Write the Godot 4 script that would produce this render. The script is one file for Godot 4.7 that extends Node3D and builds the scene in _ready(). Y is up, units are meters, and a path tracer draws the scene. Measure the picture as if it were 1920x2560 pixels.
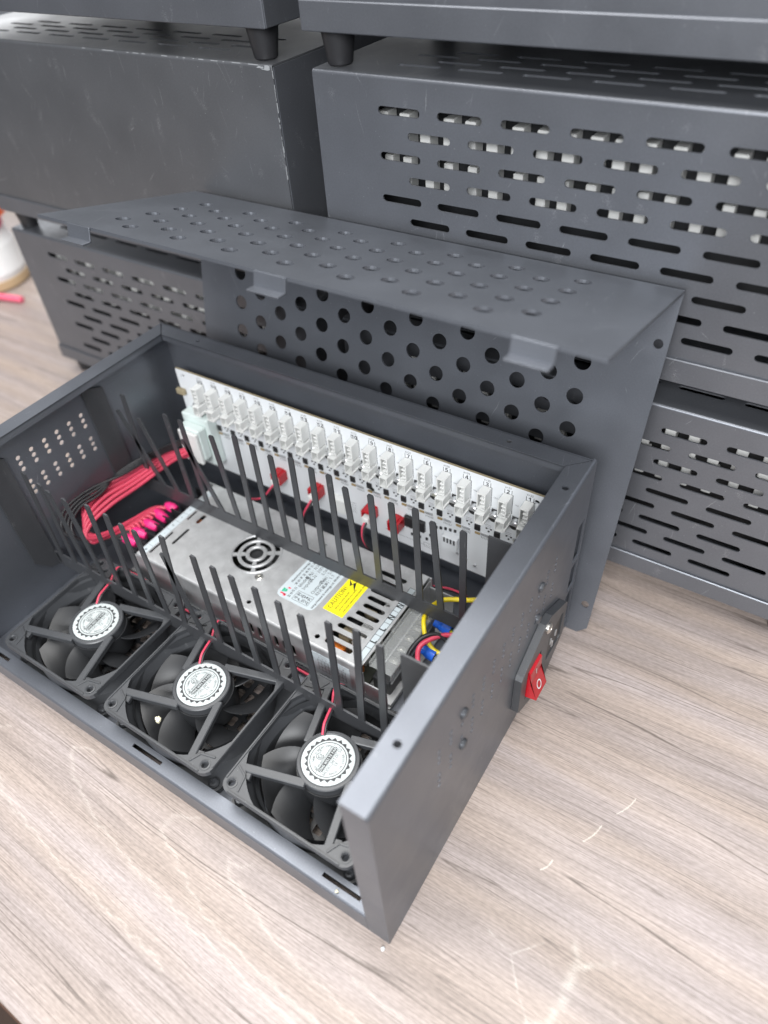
extends Node3D
# Everything is measured in millimetres and scaled to metres as it is committed.
const S := 0.001
const LID_LEAN := 0.2258
var M := {}
var rng := RandomNumberGenerator.new()
var off := Vector3.ZERO          # base of the thing being built (mm)
var taken := {}
var fonts := {}


func _ready() -> void:
	rng.seed = 20240611
	setup_camera()
	setup_light()
	make_materials()
	build_table()
	build_cases()
	build_lid()
	build_open_case()
	build_fans()
	build_power_supply()
	build_board()
	build_combs()
	build_wiring()
	build_small_things()


# ------------------------------------------------------------------ camera and light
func setup_camera() -> void:
	var c := Camera3D.new()
	c.name = "camera"
	add_child(c)
	var bx := Vector3(0.8428193, -0.0581487, -0.5350461)
	var by := Vector3(-0.3369761, 0.7181464, -0.608862)
	var bz := Vector3(0.419646, 0.6934584, 0.5856729)
	c.transform = Transform3D(Basis(bx, by, bz), Vector3(401.42, 395.98, 77.84) * S)
	var a := CameraAttributesPhysical.new()
	a.frustum_focal_length = 16.76
	a.frustum_near = 0.02
	a.frustum_far = 60.0
	a.frustum_focus_distance = 0.412
	a.exposure_aperture = 3.1
	c.attributes = a
	c.current = true


func setup_light() -> void:
	var w := WorldEnvironment.new()
	w.name = "environment"
	var e := Environment.new()
	e.background_mode = Environment.BG_COLOR
	e.background_color = Color(0.115, 0.122, 0.135).linear_to_srgb()
	e.background_energy_multiplier = 1.0
	e.tonemap_mode = Environment.TONE_MAPPER_LINEAR
	e.tonemap_exposure = 1.6
	e.sdfgi_enabled = true
	e.ssao_enabled = true
	e.ssil_enabled = true
	w.environment = e
	add_child(w)
	area("ceiling_light", Vector3(0.2, 2.0, -0.25), Vector3(0.2, 0, -0.25), Vector2(2.2, 1.8), 5.2, Color(1.0, 0.99, 0.97))
	area("window_light", Vector3(0.7, 1.0, 1.15), Vector3(0.25, 0.1, -0.05), Vector2(1.1, 0.7), 2.8, Color(0.97, 0.985, 1.0))
	area("far_window_light", Vector3(-2.2, 0.9, -2.6), Vector3(0, 0.2, -0.2), Vector2(2.2, 1.4), 2.2, Color(0.98, 0.99, 1.0))


func area(called: String, at: Vector3, to: Vector3, size: Vector2, energy: float, col: Color) -> void:
	var l := AreaLight3D.new()
	l.name = called
	l.area_size = size
	l.area_normalize_energy = true
	l.light_energy = energy
	l.light_color = col.linear_to_srgb()
	l.shadow_enabled = true
	l.set("area_range", 30.0)
	add_child(l)
	l.look_at_from_position(at, to, Vector3(0, 0, -1) if absf((to - at).normalized().y) > 0.9 else Vector3.UP)


# ------------------------------------------------------------------ naming
func numbered(n: String) -> String:
	while n.length() > 4 and n.right(3).is_valid_int() and n[-4] == "_":
		n = n.left(-4)
	if not taken.has(n):
		taken[n] = 0
		return n
	taken[n] += 1
	return "%s_%03d" % [n, taken[n]]


func thing(called: String, label: String, category: String, base: Vector3, group := "") -> Node3D:
	var o := Node3D.new()
	o.name = numbered(called)
	add_child(o)
	o.position = base * S
	off = base
	o.set_meta("label", label)
	o.set_meta("category", category)
	if group:
		o.set_meta("group", group)
	return o


func part(called: String, st: SurfaceTool, m: Material, parent: Node3D, stuff := false) -> MeshInstance3D:
	var mi := MeshInstance3D.new()
	mi.name = called
	mi.mesh = st.commit()
	mi.material_override = m
	parent.add_child(mi, true)
	if stuff:
		mi.set_meta("kind", "stuff")
	return mi


func shared(called: String, mesh: Mesh, m: Material, parent: Node3D, at: Vector3, basis := Basis.IDENTITY) -> MeshInstance3D:
	var mi := MeshInstance3D.new()
	mi.name = called
	mi.mesh = mesh
	mi.material_override = m
	parent.add_child(mi, true)
	mi.transform = Transform3D(basis, at * S)
	return mi


func mb() -> SurfaceTool:
	var st := SurfaceTool.new()
	st.begin(Mesh.PRIMITIVE_TRIANGLES)
	return st


# ------------------------------------------------------------------ primitives (mm)
func tri3(st: SurfaceTool, a: Vector3, b: Vector3, c: Vector3, na: Vector3, nb: Vector3, nc: Vector3) -> void:
	if (b - a).cross(c - a).dot(na + nb + nc) > 0.0:
		var t := b
		b = c
		c = t
		t = nb
		nb = nc
		nc = t
	st.set_normal(na)
	st.add_vertex((a - off) * S)
	st.set_normal(nb)
	st.add_vertex((b - off) * S)
	st.set_normal(nc)
	st.add_vertex((c - off) * S)


func quad(st: SurfaceTool, a: Vector3, b: Vector3, c: Vector3, d: Vector3, n: Vector3) -> void:
	tri3(st, a, b, c, n, n, n)
	tri3(st, a, c, d, n, n, n)


func quad4(st: SurfaceTool, a: Vector3, b: Vector3, c: Vector3, d: Vector3, na: Vector3, nb: Vector3, nc: Vector3, nd: Vector3) -> void:
	tri3(st, a, b, c, na, nb, nc)
	tri3(st, a, c, d, na, nc, nd)


# box with chamfered edges; half sizes h, chamfer r
func box(st: SurfaceTool, c: Vector3, h: Vector3, r := 0.0, b := Basis.IDENTITY) -> void:
	r = minf(r, minf(h.x, minf(h.y, h.z)) * 0.9)
	for ax in 3:
		var u := (ax + 1) % 3
		var w := (ax + 2) % 3
		for s in [-1.0, 1.0]:
			var n := Vector3.ZERO
			n[ax] = s
			var q := []
			for k in [[-1, -1], [1, -1], [1, 1], [-1, 1]]:
				var p := Vector3.ZERO
				p[ax] = s * h[ax]
				p[u] = k[0] * (h[u] - r)
				p[w] = k[1] * (h[w] - r)
				q.append(c + b * p)
			quad(st, q[0], q[1], q[2], q[3], b * n)
	if r <= 0.0:
		return
	for ax in 3:
		var u := (ax + 1) % 3
		var w := (ax + 2) % 3
		for s in [[-1, -1], [1, -1], [1, 1], [-1, 1]]:
			var n := Vector3.ZERO
			n[u] = s[0]
			n[w] = s[1]
			n = n.normalized()
			var q := []
			for e in [-1.0, 1.0]:
				for k in [0, 1]:
					var p := Vector3.ZERO
					p[ax] = e * (h[ax] - r)
					p[u] = s[0] * (h[u] - (r if k == 0 else 0.0))
					p[w] = s[1] * (h[w] - (0.0 if k == 0 else r))
					q.append(c + b * p)
			quad(st, q[0], q[1], q[3], q[2], b * n)
	for sx in [-1.0, 1.0]:
		for sy in [-1.0, 1.0]:
			for sz in [-1.0, 1.0]:
				var n := b * Vector3(sx, sy, sz).normalized()
				var p1 := c + b * Vector3(sx * h.x, sy * (h.y - r), sz * (h.z - r))
				var p2 := c + b * Vector3(sx * (h.x - r), sy * h.y, sz * (h.z - r))
				var p3 := c + b * Vector3(sx * (h.x - r), sy * (h.y - r), sz * h.z)
				tri3(st, p1, p2, p3, n, n, n)


# box given by two corners
func bx(st: SurfaceTool, a: Vector3, b: Vector3, r := 0.0) -> void:
	box(st, (a + b) / 2, ((b - a) / 2).abs(), r)


func frame_of(d: Vector3) -> Basis:
	d = d.normalized()
	var u := Vector3.UP if absf(d.y) < 0.9 else Vector3.RIGHT
	var x := u.cross(d).normalized()
	return Basis(x, d.cross(x), d)


# lathe: profile of (radius, along) round the axis from o in direction d
func lathe(st: SurfaceTool, o: Vector3, d: Vector3, prof: Array, n := 20, smooth := true) -> void:
	var f := frame_of(d)
	for i in prof.size() - 1:
		var p: Vector2 = prof[i]
		var q: Vector2 = prof[i + 1]
		var e := (q - p)
		if e.length() < 1e-5:
			continue
		var nn := Vector2(e.y, -e.x).normalized()
		for k in n:
			var a0 := TAU * k / n
			var a1 := TAU * (k + 1) / n
			var r0 := f.x * cos(a0) + f.y * sin(a0)
			var r1 := f.x * cos(a1) + f.y * sin(a1)
			var n0 := r0 * nn.x + f.z * nn.y
			var n1 := r1 * nn.x + f.z * nn.y
			if not smooth:
				n0 = (n0 + n1).normalized()
				n1 = n0
			var A := o + r0 * p.x + f.z * p.y
			var B := o + r1 * p.x + f.z * p.y
			var C := o + r1 * q.x + f.z * q.y
			var D := o + r0 * q.x + f.z * q.y
			if p.x > 1e-5:
				tri3(st, A, B, C, n0, n1, n1)
			if q.x > 1e-5:
				tri3(st, A, C, D, n0, n1, n0)


func spline(p: Array, per := 6) -> Array:
	var out := []
	for i in p.size() - 1:
		var a: Vector3 = p[maxi(i - 1, 0)]
		var b: Vector3 = p[i]
		var c: Vector3 = p[i + 1]
		var d: Vector3 = p[mini(i + 2, p.size() - 1)]
		for k in per:
			out.append(b.cubic_interpolate(c, a, d, float(k) / per))
	out.append(p[-1])
	return out


func tube(st: SurfaceTool, pts: Array, r: float, n := 8) -> void:
	var fr := []
	var prev := Basis.IDENTITY
	for i in pts.size():
		var d: Vector3 = pts[mini(i + 1, pts.size() - 1)] - pts[maxi(i - 1, 0)]
		d = d.normalized()
		if i == 0:
			prev = frame_of(d)
		else:
			var x := (prev.x - d * prev.x.dot(d)).normalized()
			prev = Basis(x, d.cross(x), d)
		fr.append(prev)
	for i in pts.size() - 1:
		var f0: Basis = fr[i]
		var f1: Basis = fr[i + 1]
		for k in n:
			var a0 := TAU * k / n
			var a1 := TAU * (k + 1) / n
			var n0 := f0.x * cos(a0) + f0.y * sin(a0)
			var n1 := f0.x * cos(a1) + f0.y * sin(a1)
			var n2 := f1.x * cos(a1) + f1.y * sin(a1)
			var n3 := f1.x * cos(a0) + f1.y * sin(a0)
			quad4(st, pts[i] + n0 * r, pts[i] + n1 * r, pts[i + 1] + n2 * r, pts[i + 1] + n3 * r, n0, n1, n2, n3)
	for e in [0, pts.size() - 1]:
		var f: Basis = fr[e]
		var nn := -f.z if e == 0 else f.z
		for k in n:
			var a0 := TAU * k / n
			var a1 := TAU * (k + 1) / n
			tri3(st, pts[e], pts[e] + (f.x * cos(a0) + f.y * sin(a0)) * r, pts[e] + (f.x * cos(a1) + f.y * sin(a1)) * r, nn, nn, nn)


func circle(c: Vector2, r: float, n := 16) -> PackedVector2Array:
	var p := PackedVector2Array()
	for i in n:
		var a := TAU * (i + 0.5) / n
		p.append(c + Vector2(cos(a), sin(a)) * r)
	return p


func slot(c: Vector2, length: float, height: float) -> PackedVector2Array:
	var p := PackedVector2Array()
	var r := height / 2
	var h := length / 2 - r
	for i in 7:
		var a := -PI / 2 + PI * i / 6
		p.append(c + Vector2(h + cos(a) * r, sin(a) * r))
	for i in 7:
		var a := PI / 2 + PI * i / 6
		p.append(c + Vector2(-h + cos(a) * r, sin(a) * r))
	return p


func rect(x0: float, y0: float, x1: float, y1: float) -> PackedVector2Array:
	return PackedVector2Array([Vector2(x0, y0), Vector2(x1, y0), Vector2(x1, y1), Vector2(x0, y1)])


func round_rect(x0: float, y0: float, x1: float, y1: float, r: float, n := 5) -> PackedVector2Array:
	var p := PackedVector2Array()
	var cs := [Vector2(x1 - r, y0 + r), Vector2(x1 - r, y1 - r), Vector2(x0 + r, y1 - r), Vector2(x0 + r, y0 + r)]
	for i in 4:
		for k in n:
			var a := -PI / 2 + PI / 2 * i + PI / 2 * k / (n - 1)
			p.append(cs[i] + Vector2(cos(a), sin(a)) * r)
	return p


# a sheet of thickness t with holes; polys[0] is its outline. f carries (u, v) into the thing's space; its front is at +z
func plate(st: SurfaceTool, polys: Array, f: Transform3D, t: float) -> void:
	var ys := {}
	var ed := []
	var n := f.basis.z.normalized()
	var back := -n * t
	for pi in polys.size():
		var p: PackedVector2Array = polys[pi]
		for i in p.size():
			p[i] = Vector2(snappedf(p[i].x, 0.001), snappedf(p[i].y, 0.001))
		var area2 := 0.0
		for i in p.size():
			area2 += p[i].cross(p[(i + 1) % p.size()])
		var outward := (1.0 if area2 > 0.0 else -1.0) * (1.0 if pi == 0 else -1.0)
		for i in p.size():
			var a := p[i]
			var b := p[(i + 1) % p.size()]
			if a.distance_squared_to(b) < 1e-7:
				continue
			ys[roundi(a.y * 1000.0)] = true
			if t > 0.0:
				var e := b - a
				var wn := f.basis * (Vector3(e.y, -e.x, 0) * outward)
				var A := f * Vector3(a.x, a.y, 0)
				var B := f * Vector3(b.x, b.y, 0)
				quad(st, A, B, B + back, A + back, wn.normalized())
			if roundi(a.y * 1000.0) != roundi(b.y * 1000.0):
				ed.append([a, b] if a.y < b.y else [b, a])
	var keys := ys.keys()
	keys.sort()
	ed.sort_custom(func(x, y): return x[0].y < y[0].y)
	var live := []
	var nxt := 0
	for i in keys.size() - 1:
		var y0: float = keys[i] * 0.001
		var y1: float = keys[i + 1] * 0.001
		var ym := (y0 + y1) / 2
		while nxt < ed.size() and ed[nxt][0].y < ym:
			live.append(ed[nxt])
			nxt += 1
		live = live.filter(func(e): return e[1].y > ym)
		var cuts := []
		for e in live:
			var a: Vector2 = e[0]
			var b: Vector2 = e[1]
			var k := (b.x - a.x) / (b.y - a.y)
			cuts.append(Vector3(a.x + k * (ym - a.y), a.x + k * (y0 - a.y), a.x + k * (y1 - a.y)))
		cuts.sort_custom(func(p, q): return p.x < q.x)
		for j in range(0, cuts.size() - 1, 2):
			var l: Vector3 = cuts[j]
			var r: Vector3 = cuts[j + 1]
			var A := f * Vector3(l.y, y0, 0)
			var B := f * Vector3(r.y, y0, 0)
			var C := f * Vector3(r.z, y1, 0)
			var D := f * Vector3(l.z, y1, 0)
			quad(st, A, B, C, D, n)
			if t > 0.0:
				quad(st, A + back, B + back, C + back, D + back, -n)


# transforms for sheets: u to the right, v up (or away), front towards n
func upright(o: Vector3) -> Transform3D:        # faces +z
	return Transform3D(Basis(Vector3(1, 0, 0), Vector3(0, 1, 0), Vector3(0, 0, 1)), o)


func lying(o: Vector3) -> Transform3D:          # faces up; v goes to -z
	return Transform3D(Basis(Vector3(1, 0, 0), Vector3(0, 0, -1), Vector3(0, 1, 0)), o)


func sideways(o: Vector3) -> Transform3D:       # faces +x; u goes to -z, v up
	return Transform3D(Basis(Vector3(0, 0, -1), Vector3(0, 1, 0), Vector3(1, 0, 0)), o)


# a bend: quarter round from normal n0 to normal n1 along the edge a-b; c is the centre line at a
func bend(st: SurfaceTool, a: Vector3, b: Vector3, n0: Vector3, n1: Vector3, r: float, n := 5) -> void:
	for i in n:
		var p := n0.slerp(n1, float(i) / n)
		var q := n0.slerp(n1, float(i + 1) / n)
		quad4(st, a + p * r, b + p * r, b + q * r, a + q * r, p, p, q, q)


# ------------------------------------------------------------------ lettering
func font(kind: String) -> Font:
	if not fonts.has(kind):
		var s := SystemFont.new()
		s.font_names = PackedStringArray(["Droid Sans Mono" if kind == "mono" else "Droid Serif" if kind == "serif" else "Droid Sans"])
		s.font_weight = 700 if kind == "bold" else 400
		fonts[kind] = s
	return fonts[kind]


# text of em size (mm); f carries x (reading) and y (up) into space
func text(st: SurfaceTool, s: String, size: float, f: Transform3D, kind := "plain", align := HORIZONTAL_ALIGNMENT_CENTER) -> void:
	var tm := TextMesh.new()
	tm.text = s
	tm.font = font(kind)
	tm.font_size = 32
	tm.pixel_size = size / 32.0
	tm.depth = 0.0
	tm.curve_step = 3.0
	tm.horizontal_alignment = align
	tm.vertical_alignment = VERTICAL_ALIGNMENT_CENTER
	if tm.get_surface_count() == 0:
		return
	var a := tm.surface_get_arrays(0)
	var vs: PackedVector3Array = a[Mesh.ARRAY_VERTEX]
	var ix = a[Mesh.ARRAY_INDEX]
	var idx: Array = Array(ix) if ix != null and ix.size() else range(vs.size())
	var n := f.basis.z.normalized()
	for i in range(0, idx.size() - 2, 3):
		var A := vs[idx[i]]
		var B := vs[idx[i + 1]]
		var C := vs[idx[i + 2]]
		if absf(A.z) + absf(B.z) + absf(C.z) > 0.01 * size:
			continue
		tri3(st, f * A, f * B, f * C, n, n, n)


# strokes drawn as thin flat bars: «x1y1x2y2» digits on a 0..9 grid, several joined by blanks
func strokes(st: SurfaceTool, code: String, size: float, f: Transform3D, w := 0.09) -> void:
	for k in code.split(" ", false):
		var a := Vector2(k.substr(0, 1).to_float(), k.substr(1, 1).to_float()) / 9.0 - Vector2(0.5, 0.5)
		var b := Vector2(k.substr(2, 1).to_float(), k.substr(3, 1).to_float()) / 9.0 - Vector2(0.5, 0.5)
		line(st, a * size, b * size, w * size, f)


func line(st: SurfaceTool, a: Vector2, b: Vector2, w: float, f: Transform3D) -> void:
	var d := (b - a).normalized() * w / 2
	var e := Vector2(-d.y, d.x)
	a -= d
	b += d
	quad(st, f * v3(a + e), f * v3(a - e), f * v3(b - e), f * v3(b + e), f.basis.z.normalized())


func v3(p: Vector2) -> Vector3:
	return Vector3(p.x, p.y, 0)


func outline(st: SurfaceTool, x0: float, y0: float, x1: float, y1: float, w: float, f: Transform3D) -> void:
	line(st, Vector2(x0, y0), Vector2(x1, y0), w, f)
	line(st, Vector2(x1, y0 + w), Vector2(x1, y1 - w), w, f)
	line(st, Vector2(x1, y1), Vector2(x0, y1), w, f)
	line(st, Vector2(x0, y1 - w), Vector2(x0, y0 + w), w, f)


# flat ring or disc
func ring(st: SurfaceTool, r0: float, r1: float, f: Transform3D, n := 48, a0 := 0.0, a1 := TAU) -> void:
	for i in n:
		var p := lerpf(a0, a1, float(i) / n)
		var q := lerpf(a0, a1, float(i + 1) / n)
		var A := f * Vector3(cos(p) * r0, sin(p) * r0, 0)
		var B := f * Vector3(cos(p) * r1, sin(p) * r1, 0)
		var C := f * Vector3(cos(q) * r1, sin(q) * r1, 0)
		var D := f * Vector3(cos(q) * r0, sin(q) * r0, 0)
		quad(st, A, B, C, D, f.basis.z.normalized())


# reading along -z with the letters' tops towards -x, lying face up
func along(o: Vector3) -> Transform3D:
	return Transform3D(Basis(Vector3(0, 0, -1), Vector3(-1, 0, 0), Vector3(0, 1, 0)), o)


# ------------------------------------------------------------------ materials
func plain(r: float, g: float, b: float, rough: float, metal := 0.0, spec := 0.5) -> StandardMaterial3D:
	var m := StandardMaterial3D.new()
	m.albedo_color = Color(r, g, b).linear_to_srgb()
	m.roughness = rough
	m.metallic = metal
	m.metallic_specular = spec
	return m


func tri_map(m: StandardMaterial3D, per_mm: float) -> void:
	m.uv1_triplanar = true
	m.uv1_world_triplanar = true
	m.uv1_scale = Vector3.ONE * (1000.0 / per_mm)
	m.uv1_triplanar_sharpness = 8.0


# dark powder coat with dust specks, hair scratches and rubbed patches
func coat_texture(seed_: int, base: Color, scratches: int, scuffs: int, specks: int) -> ImageTexture:
	var r := RandomNumberGenerator.new()
	r.seed = seed_
	var N := 1024
	var n := FastNoiseLite.new()
	n.seed = seed_
	n.frequency = 0.006
	n.fractal_octaves = 4
	var big := n.get_seamless_image(N, N)
	n.frequency = 0.25
	n.fractal_octaves = 1
	var fine := n.get_seamless_image(N, N)
	big.convert(Image.FORMAT_L8)
	fine.convert(Image.FORMAT_L8)
	var bd := big.get_data()
	var fd := fine.get_data()
	var im := PackedByteArray()
	im.resize(N * N * 3)
	for i in N * N:
		var k := 1.0 + (bd[i] / 255.0 - 0.5) * 0.06 + (fd[i] / 255.0 - 0.5) * 0.05
		im[i * 3] = int(clampf(base.r * k, 0, 1) * 255)
		im[i * 3 + 1] = int(clampf(base.g * k, 0, 1) * 255)
		im[i * 3 + 2] = int(clampf(base.b * k, 0, 1) * 255)
	var dab := func(x: int, y: int, c: float, a: float):
		var j := (posmod(y, N) * N + posmod(x, N)) * 3
		for q in 3:
			im[j + q] = int(lerpf(im[j + q], c * 255.0, a))
	for s in scratches:
		var p := Vector2(r.randf() * N, r.randf() * N)
		var dir := Vector2.from_angle(PI / 2 + r.randfn() * 0.5)
		var len := int(8 + 70 * r.randf() * r.randf())
		var a := 0.2 + 0.7 * r.randf() * r.randf()
		for k in len:
			p += dir
			dir = dir.rotated(r.randfn() * 0.03)
			dab.call(int(p.x), int(p.y), 0.86, a * r.randf_range(0.3, 1.0) * sin(PI * (k + 1) / (len + 1)))
	for s in scuffs:
		var p := Vector2(r.randf() * N, r.randf() * N)
		var w := r.randf_range(2, 9)
		var h := r.randf_range(6, 26)
		var ang := r.randfn() * 0.4
		for k in int(w * h * 1.2):
			var d := Vector2(r.randfn() * w * 0.5, r.randfn() * h * 0.5).rotated(ang)
			dab.call(int(p.x + d.x), int(p.y + d.y), 0.80, r.randf() * 0.34)
	for s in specks:
		var x := r.randi() % N
		var y := r.randi() % N
		var a := 0.2 + 0.6 * r.randf() * r.randf()
		dab.call(x, y, 0.85, a)
		if r.randf() < 0.3:
			dab.call(x + 1, y, 0.85, a * 0.7)
	return ImageTexture.create_from_image(Image.create_from_data(N, N, false, Image.FORMAT_RGB8, im))


# finger smears and wiped streaks: a little more or less sheen
func smudges() -> ImageTexture:
	var N := 512
	var n := FastNoiseLite.new()
	n.seed = 61
	n.frequency = 0.011
	n.fractal_octaves = 5
	n.domain_warp_enabled = true
	n.domain_warp_amplitude = 40.0
	var a := n.get_seamless_image(N, N)
	a.convert(Image.FORMAT_L8)
	var d := a.get_data()
	for i in d.size():
		d[i] = int(clampf(0.86 + (d[i] / 255.0 - 0.5) * 0.24, 0.6, 1.0) * 255)
	return ImageTexture.create_from_image(Image.create_from_data(N, N, false, Image.FORMAT_L8, d))


func metal_texture() -> ImageTexture:
	var r := RandomNumberGenerator.new()
	r.seed = 5
	var N := 512
	var n := FastNoiseLite.new()
	n.seed = 9
	n.frequency = 0.012
	n.fractal_octaves = 5
	var a := n.get_seamless_image(N, N)
	a.convert(Image.FORMAT_L8)
	var ad := a.get_data()
	var im := PackedByteArray()
	im.resize(N * N)
	for i in N * N:
		im[i] = int(clampf(0.86 + (ad[i] / 255.0 - 0.5) * 0.10, 0, 1) * 255)
	for s in 420:
		var p := Vector2(r.randf() * N, r.randf() * N)
		var dir := Vector2.from_angle(r.randf() * TAU)
		var c := 255.0 if r.randf() < 0.65 else 170.0
		for k in int(4 + 40 * r.randf() * r.randf()):
			p += dir
			var j := posmod(int(p.y), N) * N + posmod(int(p.x), N)
			im[j] = int(lerpf(im[j], c, 0.5))
	return ImageTexture.create_from_image(Image.create_from_data(N, N, false, Image.FORMAT_L8, im))


func make_materials() -> void:
	var m := plain(1, 1, 1, 0.44, 0.66)
	m.roughness_texture = smudges()
	m.albedo_texture = coat_texture(11, Color(0.436, 0.450, 0.478), 60, 6, 320)
	tri_map(m, 300)
	M.coat = m
	m = m.duplicate()
	m.albedo_texture = coat_texture(23, Color(0.448, 0.459, 0.483), 150, 60, 520)
	m.roughness = 0.43
	tri_map(m, 330)
	M.worn = m
	m = m.duplicate()
	m.albedo_texture = coat_texture(31, Color(0.442, 0.449, 0.464), 420, 120, 700)
	tri_map(m, 360)
	M.battered = m
	M.black = plain(0.018, 0.019, 0.021, 0.42)
	M.frame = M.black.duplicate()
	M.frame.albedo_color = Color(0.046, 0.049, 0.054).linear_to_srgb()
	M.frame.roughness = 0.40
	M.frame.albedo_color = Color.WHITE
	M.frame.albedo_texture = coat_texture(41, Color(0.235, 0.242, 0.254), 30, 6, 1500)
	M.frame.metallic_specular = 0.6
	tri_map(M.frame, 190)
	M.comb = plain(1, 1, 1, 0.36, 0.4)
	M.comb.albedo_texture = coat_texture(43, Color(0.295, 0.30, 0.312), 60, 8, 1300)
	tri_map(M.comb, 210)
	M.rubber = plain(0.022, 0.022, 0.024, 0.45)
	M.steel = plain(0.75, 0.74, 0.70, 0.28, 1.0)
	M.dark_steel = plain(0.10, 0.105, 0.115, 0.35, 0.6)
	m = plain(0.72, 0.73, 0.74, 0.38, 0.6)
	m.albedo_texture = metal_texture()
	m.roughness_texture = m.albedo_texture
	m.roughness = 0.52
	tri_map(m, 90)
	M.alu = m
	M.white = plain(0.68, 0.70, 0.72, 0.45)
	M.nylon = plain(0.72, 0.725, 0.71, 0.42)
	M.nylon.subsurf_scatter_enabled = false
	M.nylon_clear = plain(0.66, 0.74, 0.72, 0.4)
	M.paper = plain(0.52, 0.58, 0.61, 0.35)
	M.sticker = plain(0.44, 0.475, 0.475, 0.30)
	M.yellow = plain(0.90, 0.78, 0.02, 0.35)
	M.ink = plain(0.012, 0.012, 0.014, 0.5)
	M.ink_grey = plain(0.04, 0.042, 0.045, 0.5)
	M.red_ink = plain(0.75, 0.05, 0.09, 0.5)
	M.green_ink = plain(0.05, 0.42, 0.25, 0.5)
	M.red_wire = plain(0.60, 0.06, 0.11, 0.38)
	M.pink = plain(0.80, 0.03, 0.20, 0.30)
	M.red = plain(0.42, 0.012, 0.02, 0.25)
	M.black_wire = plain(0.02, 0.02, 0.022, 0.38)
	M.yellow_wire = plain(0.85, 0.66, 0.015, 0.35)
	M.green = plain(0.10, 0.45, 0.06, 0.35)
	M.blue = plain(0.018, 0.13, 0.68, 0.30)
	M.chip = plain(0.016, 0.016, 0.017, 0.45)
	M.gold = plain(0.36, 0.26, 0.12, 0.4, 0.3)
	M.silver = plain(0.70, 0.71, 0.72, 0.30, 0.8)
	M.orange = plain(0.75, 0.20, 0.02, 0.4)
	M.tan = plain(0.55, 0.40, 0.24, 0.5)
	M.brown = plain(0.07, 0.035, 0.022, 0.55)
	M.crumb = plain(0.72, 0.68, 0.50, 0.8)
	M.clear = plain(0.9, 0.93, 0.93, 0.12)
	M.clear.transparency = BaseMaterial3D.TRANSPARENCY_ALPHA
	M.clear.albedo_color.a = 0.14
	M.fibre = plain(0.30, 0.25, 0.16, 0.6)
	M.chipped = plain(0.26, 0.27, 0.28, 0.6)
	M.inner = plain(0.035, 0.04, 0.03, 0.6)
	M.wood = plain(1, 1, 1, 0.5)
	M.wood.albedo_texture = wood_texture()


# ------------------------------------------------------------------ the table
const WX := 2048
const WZ := 2048
const W_AT := Vector2(-60, -290)      # the corner of the printed pattern
const W_SIZE := Vector2(820, 410)


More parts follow.
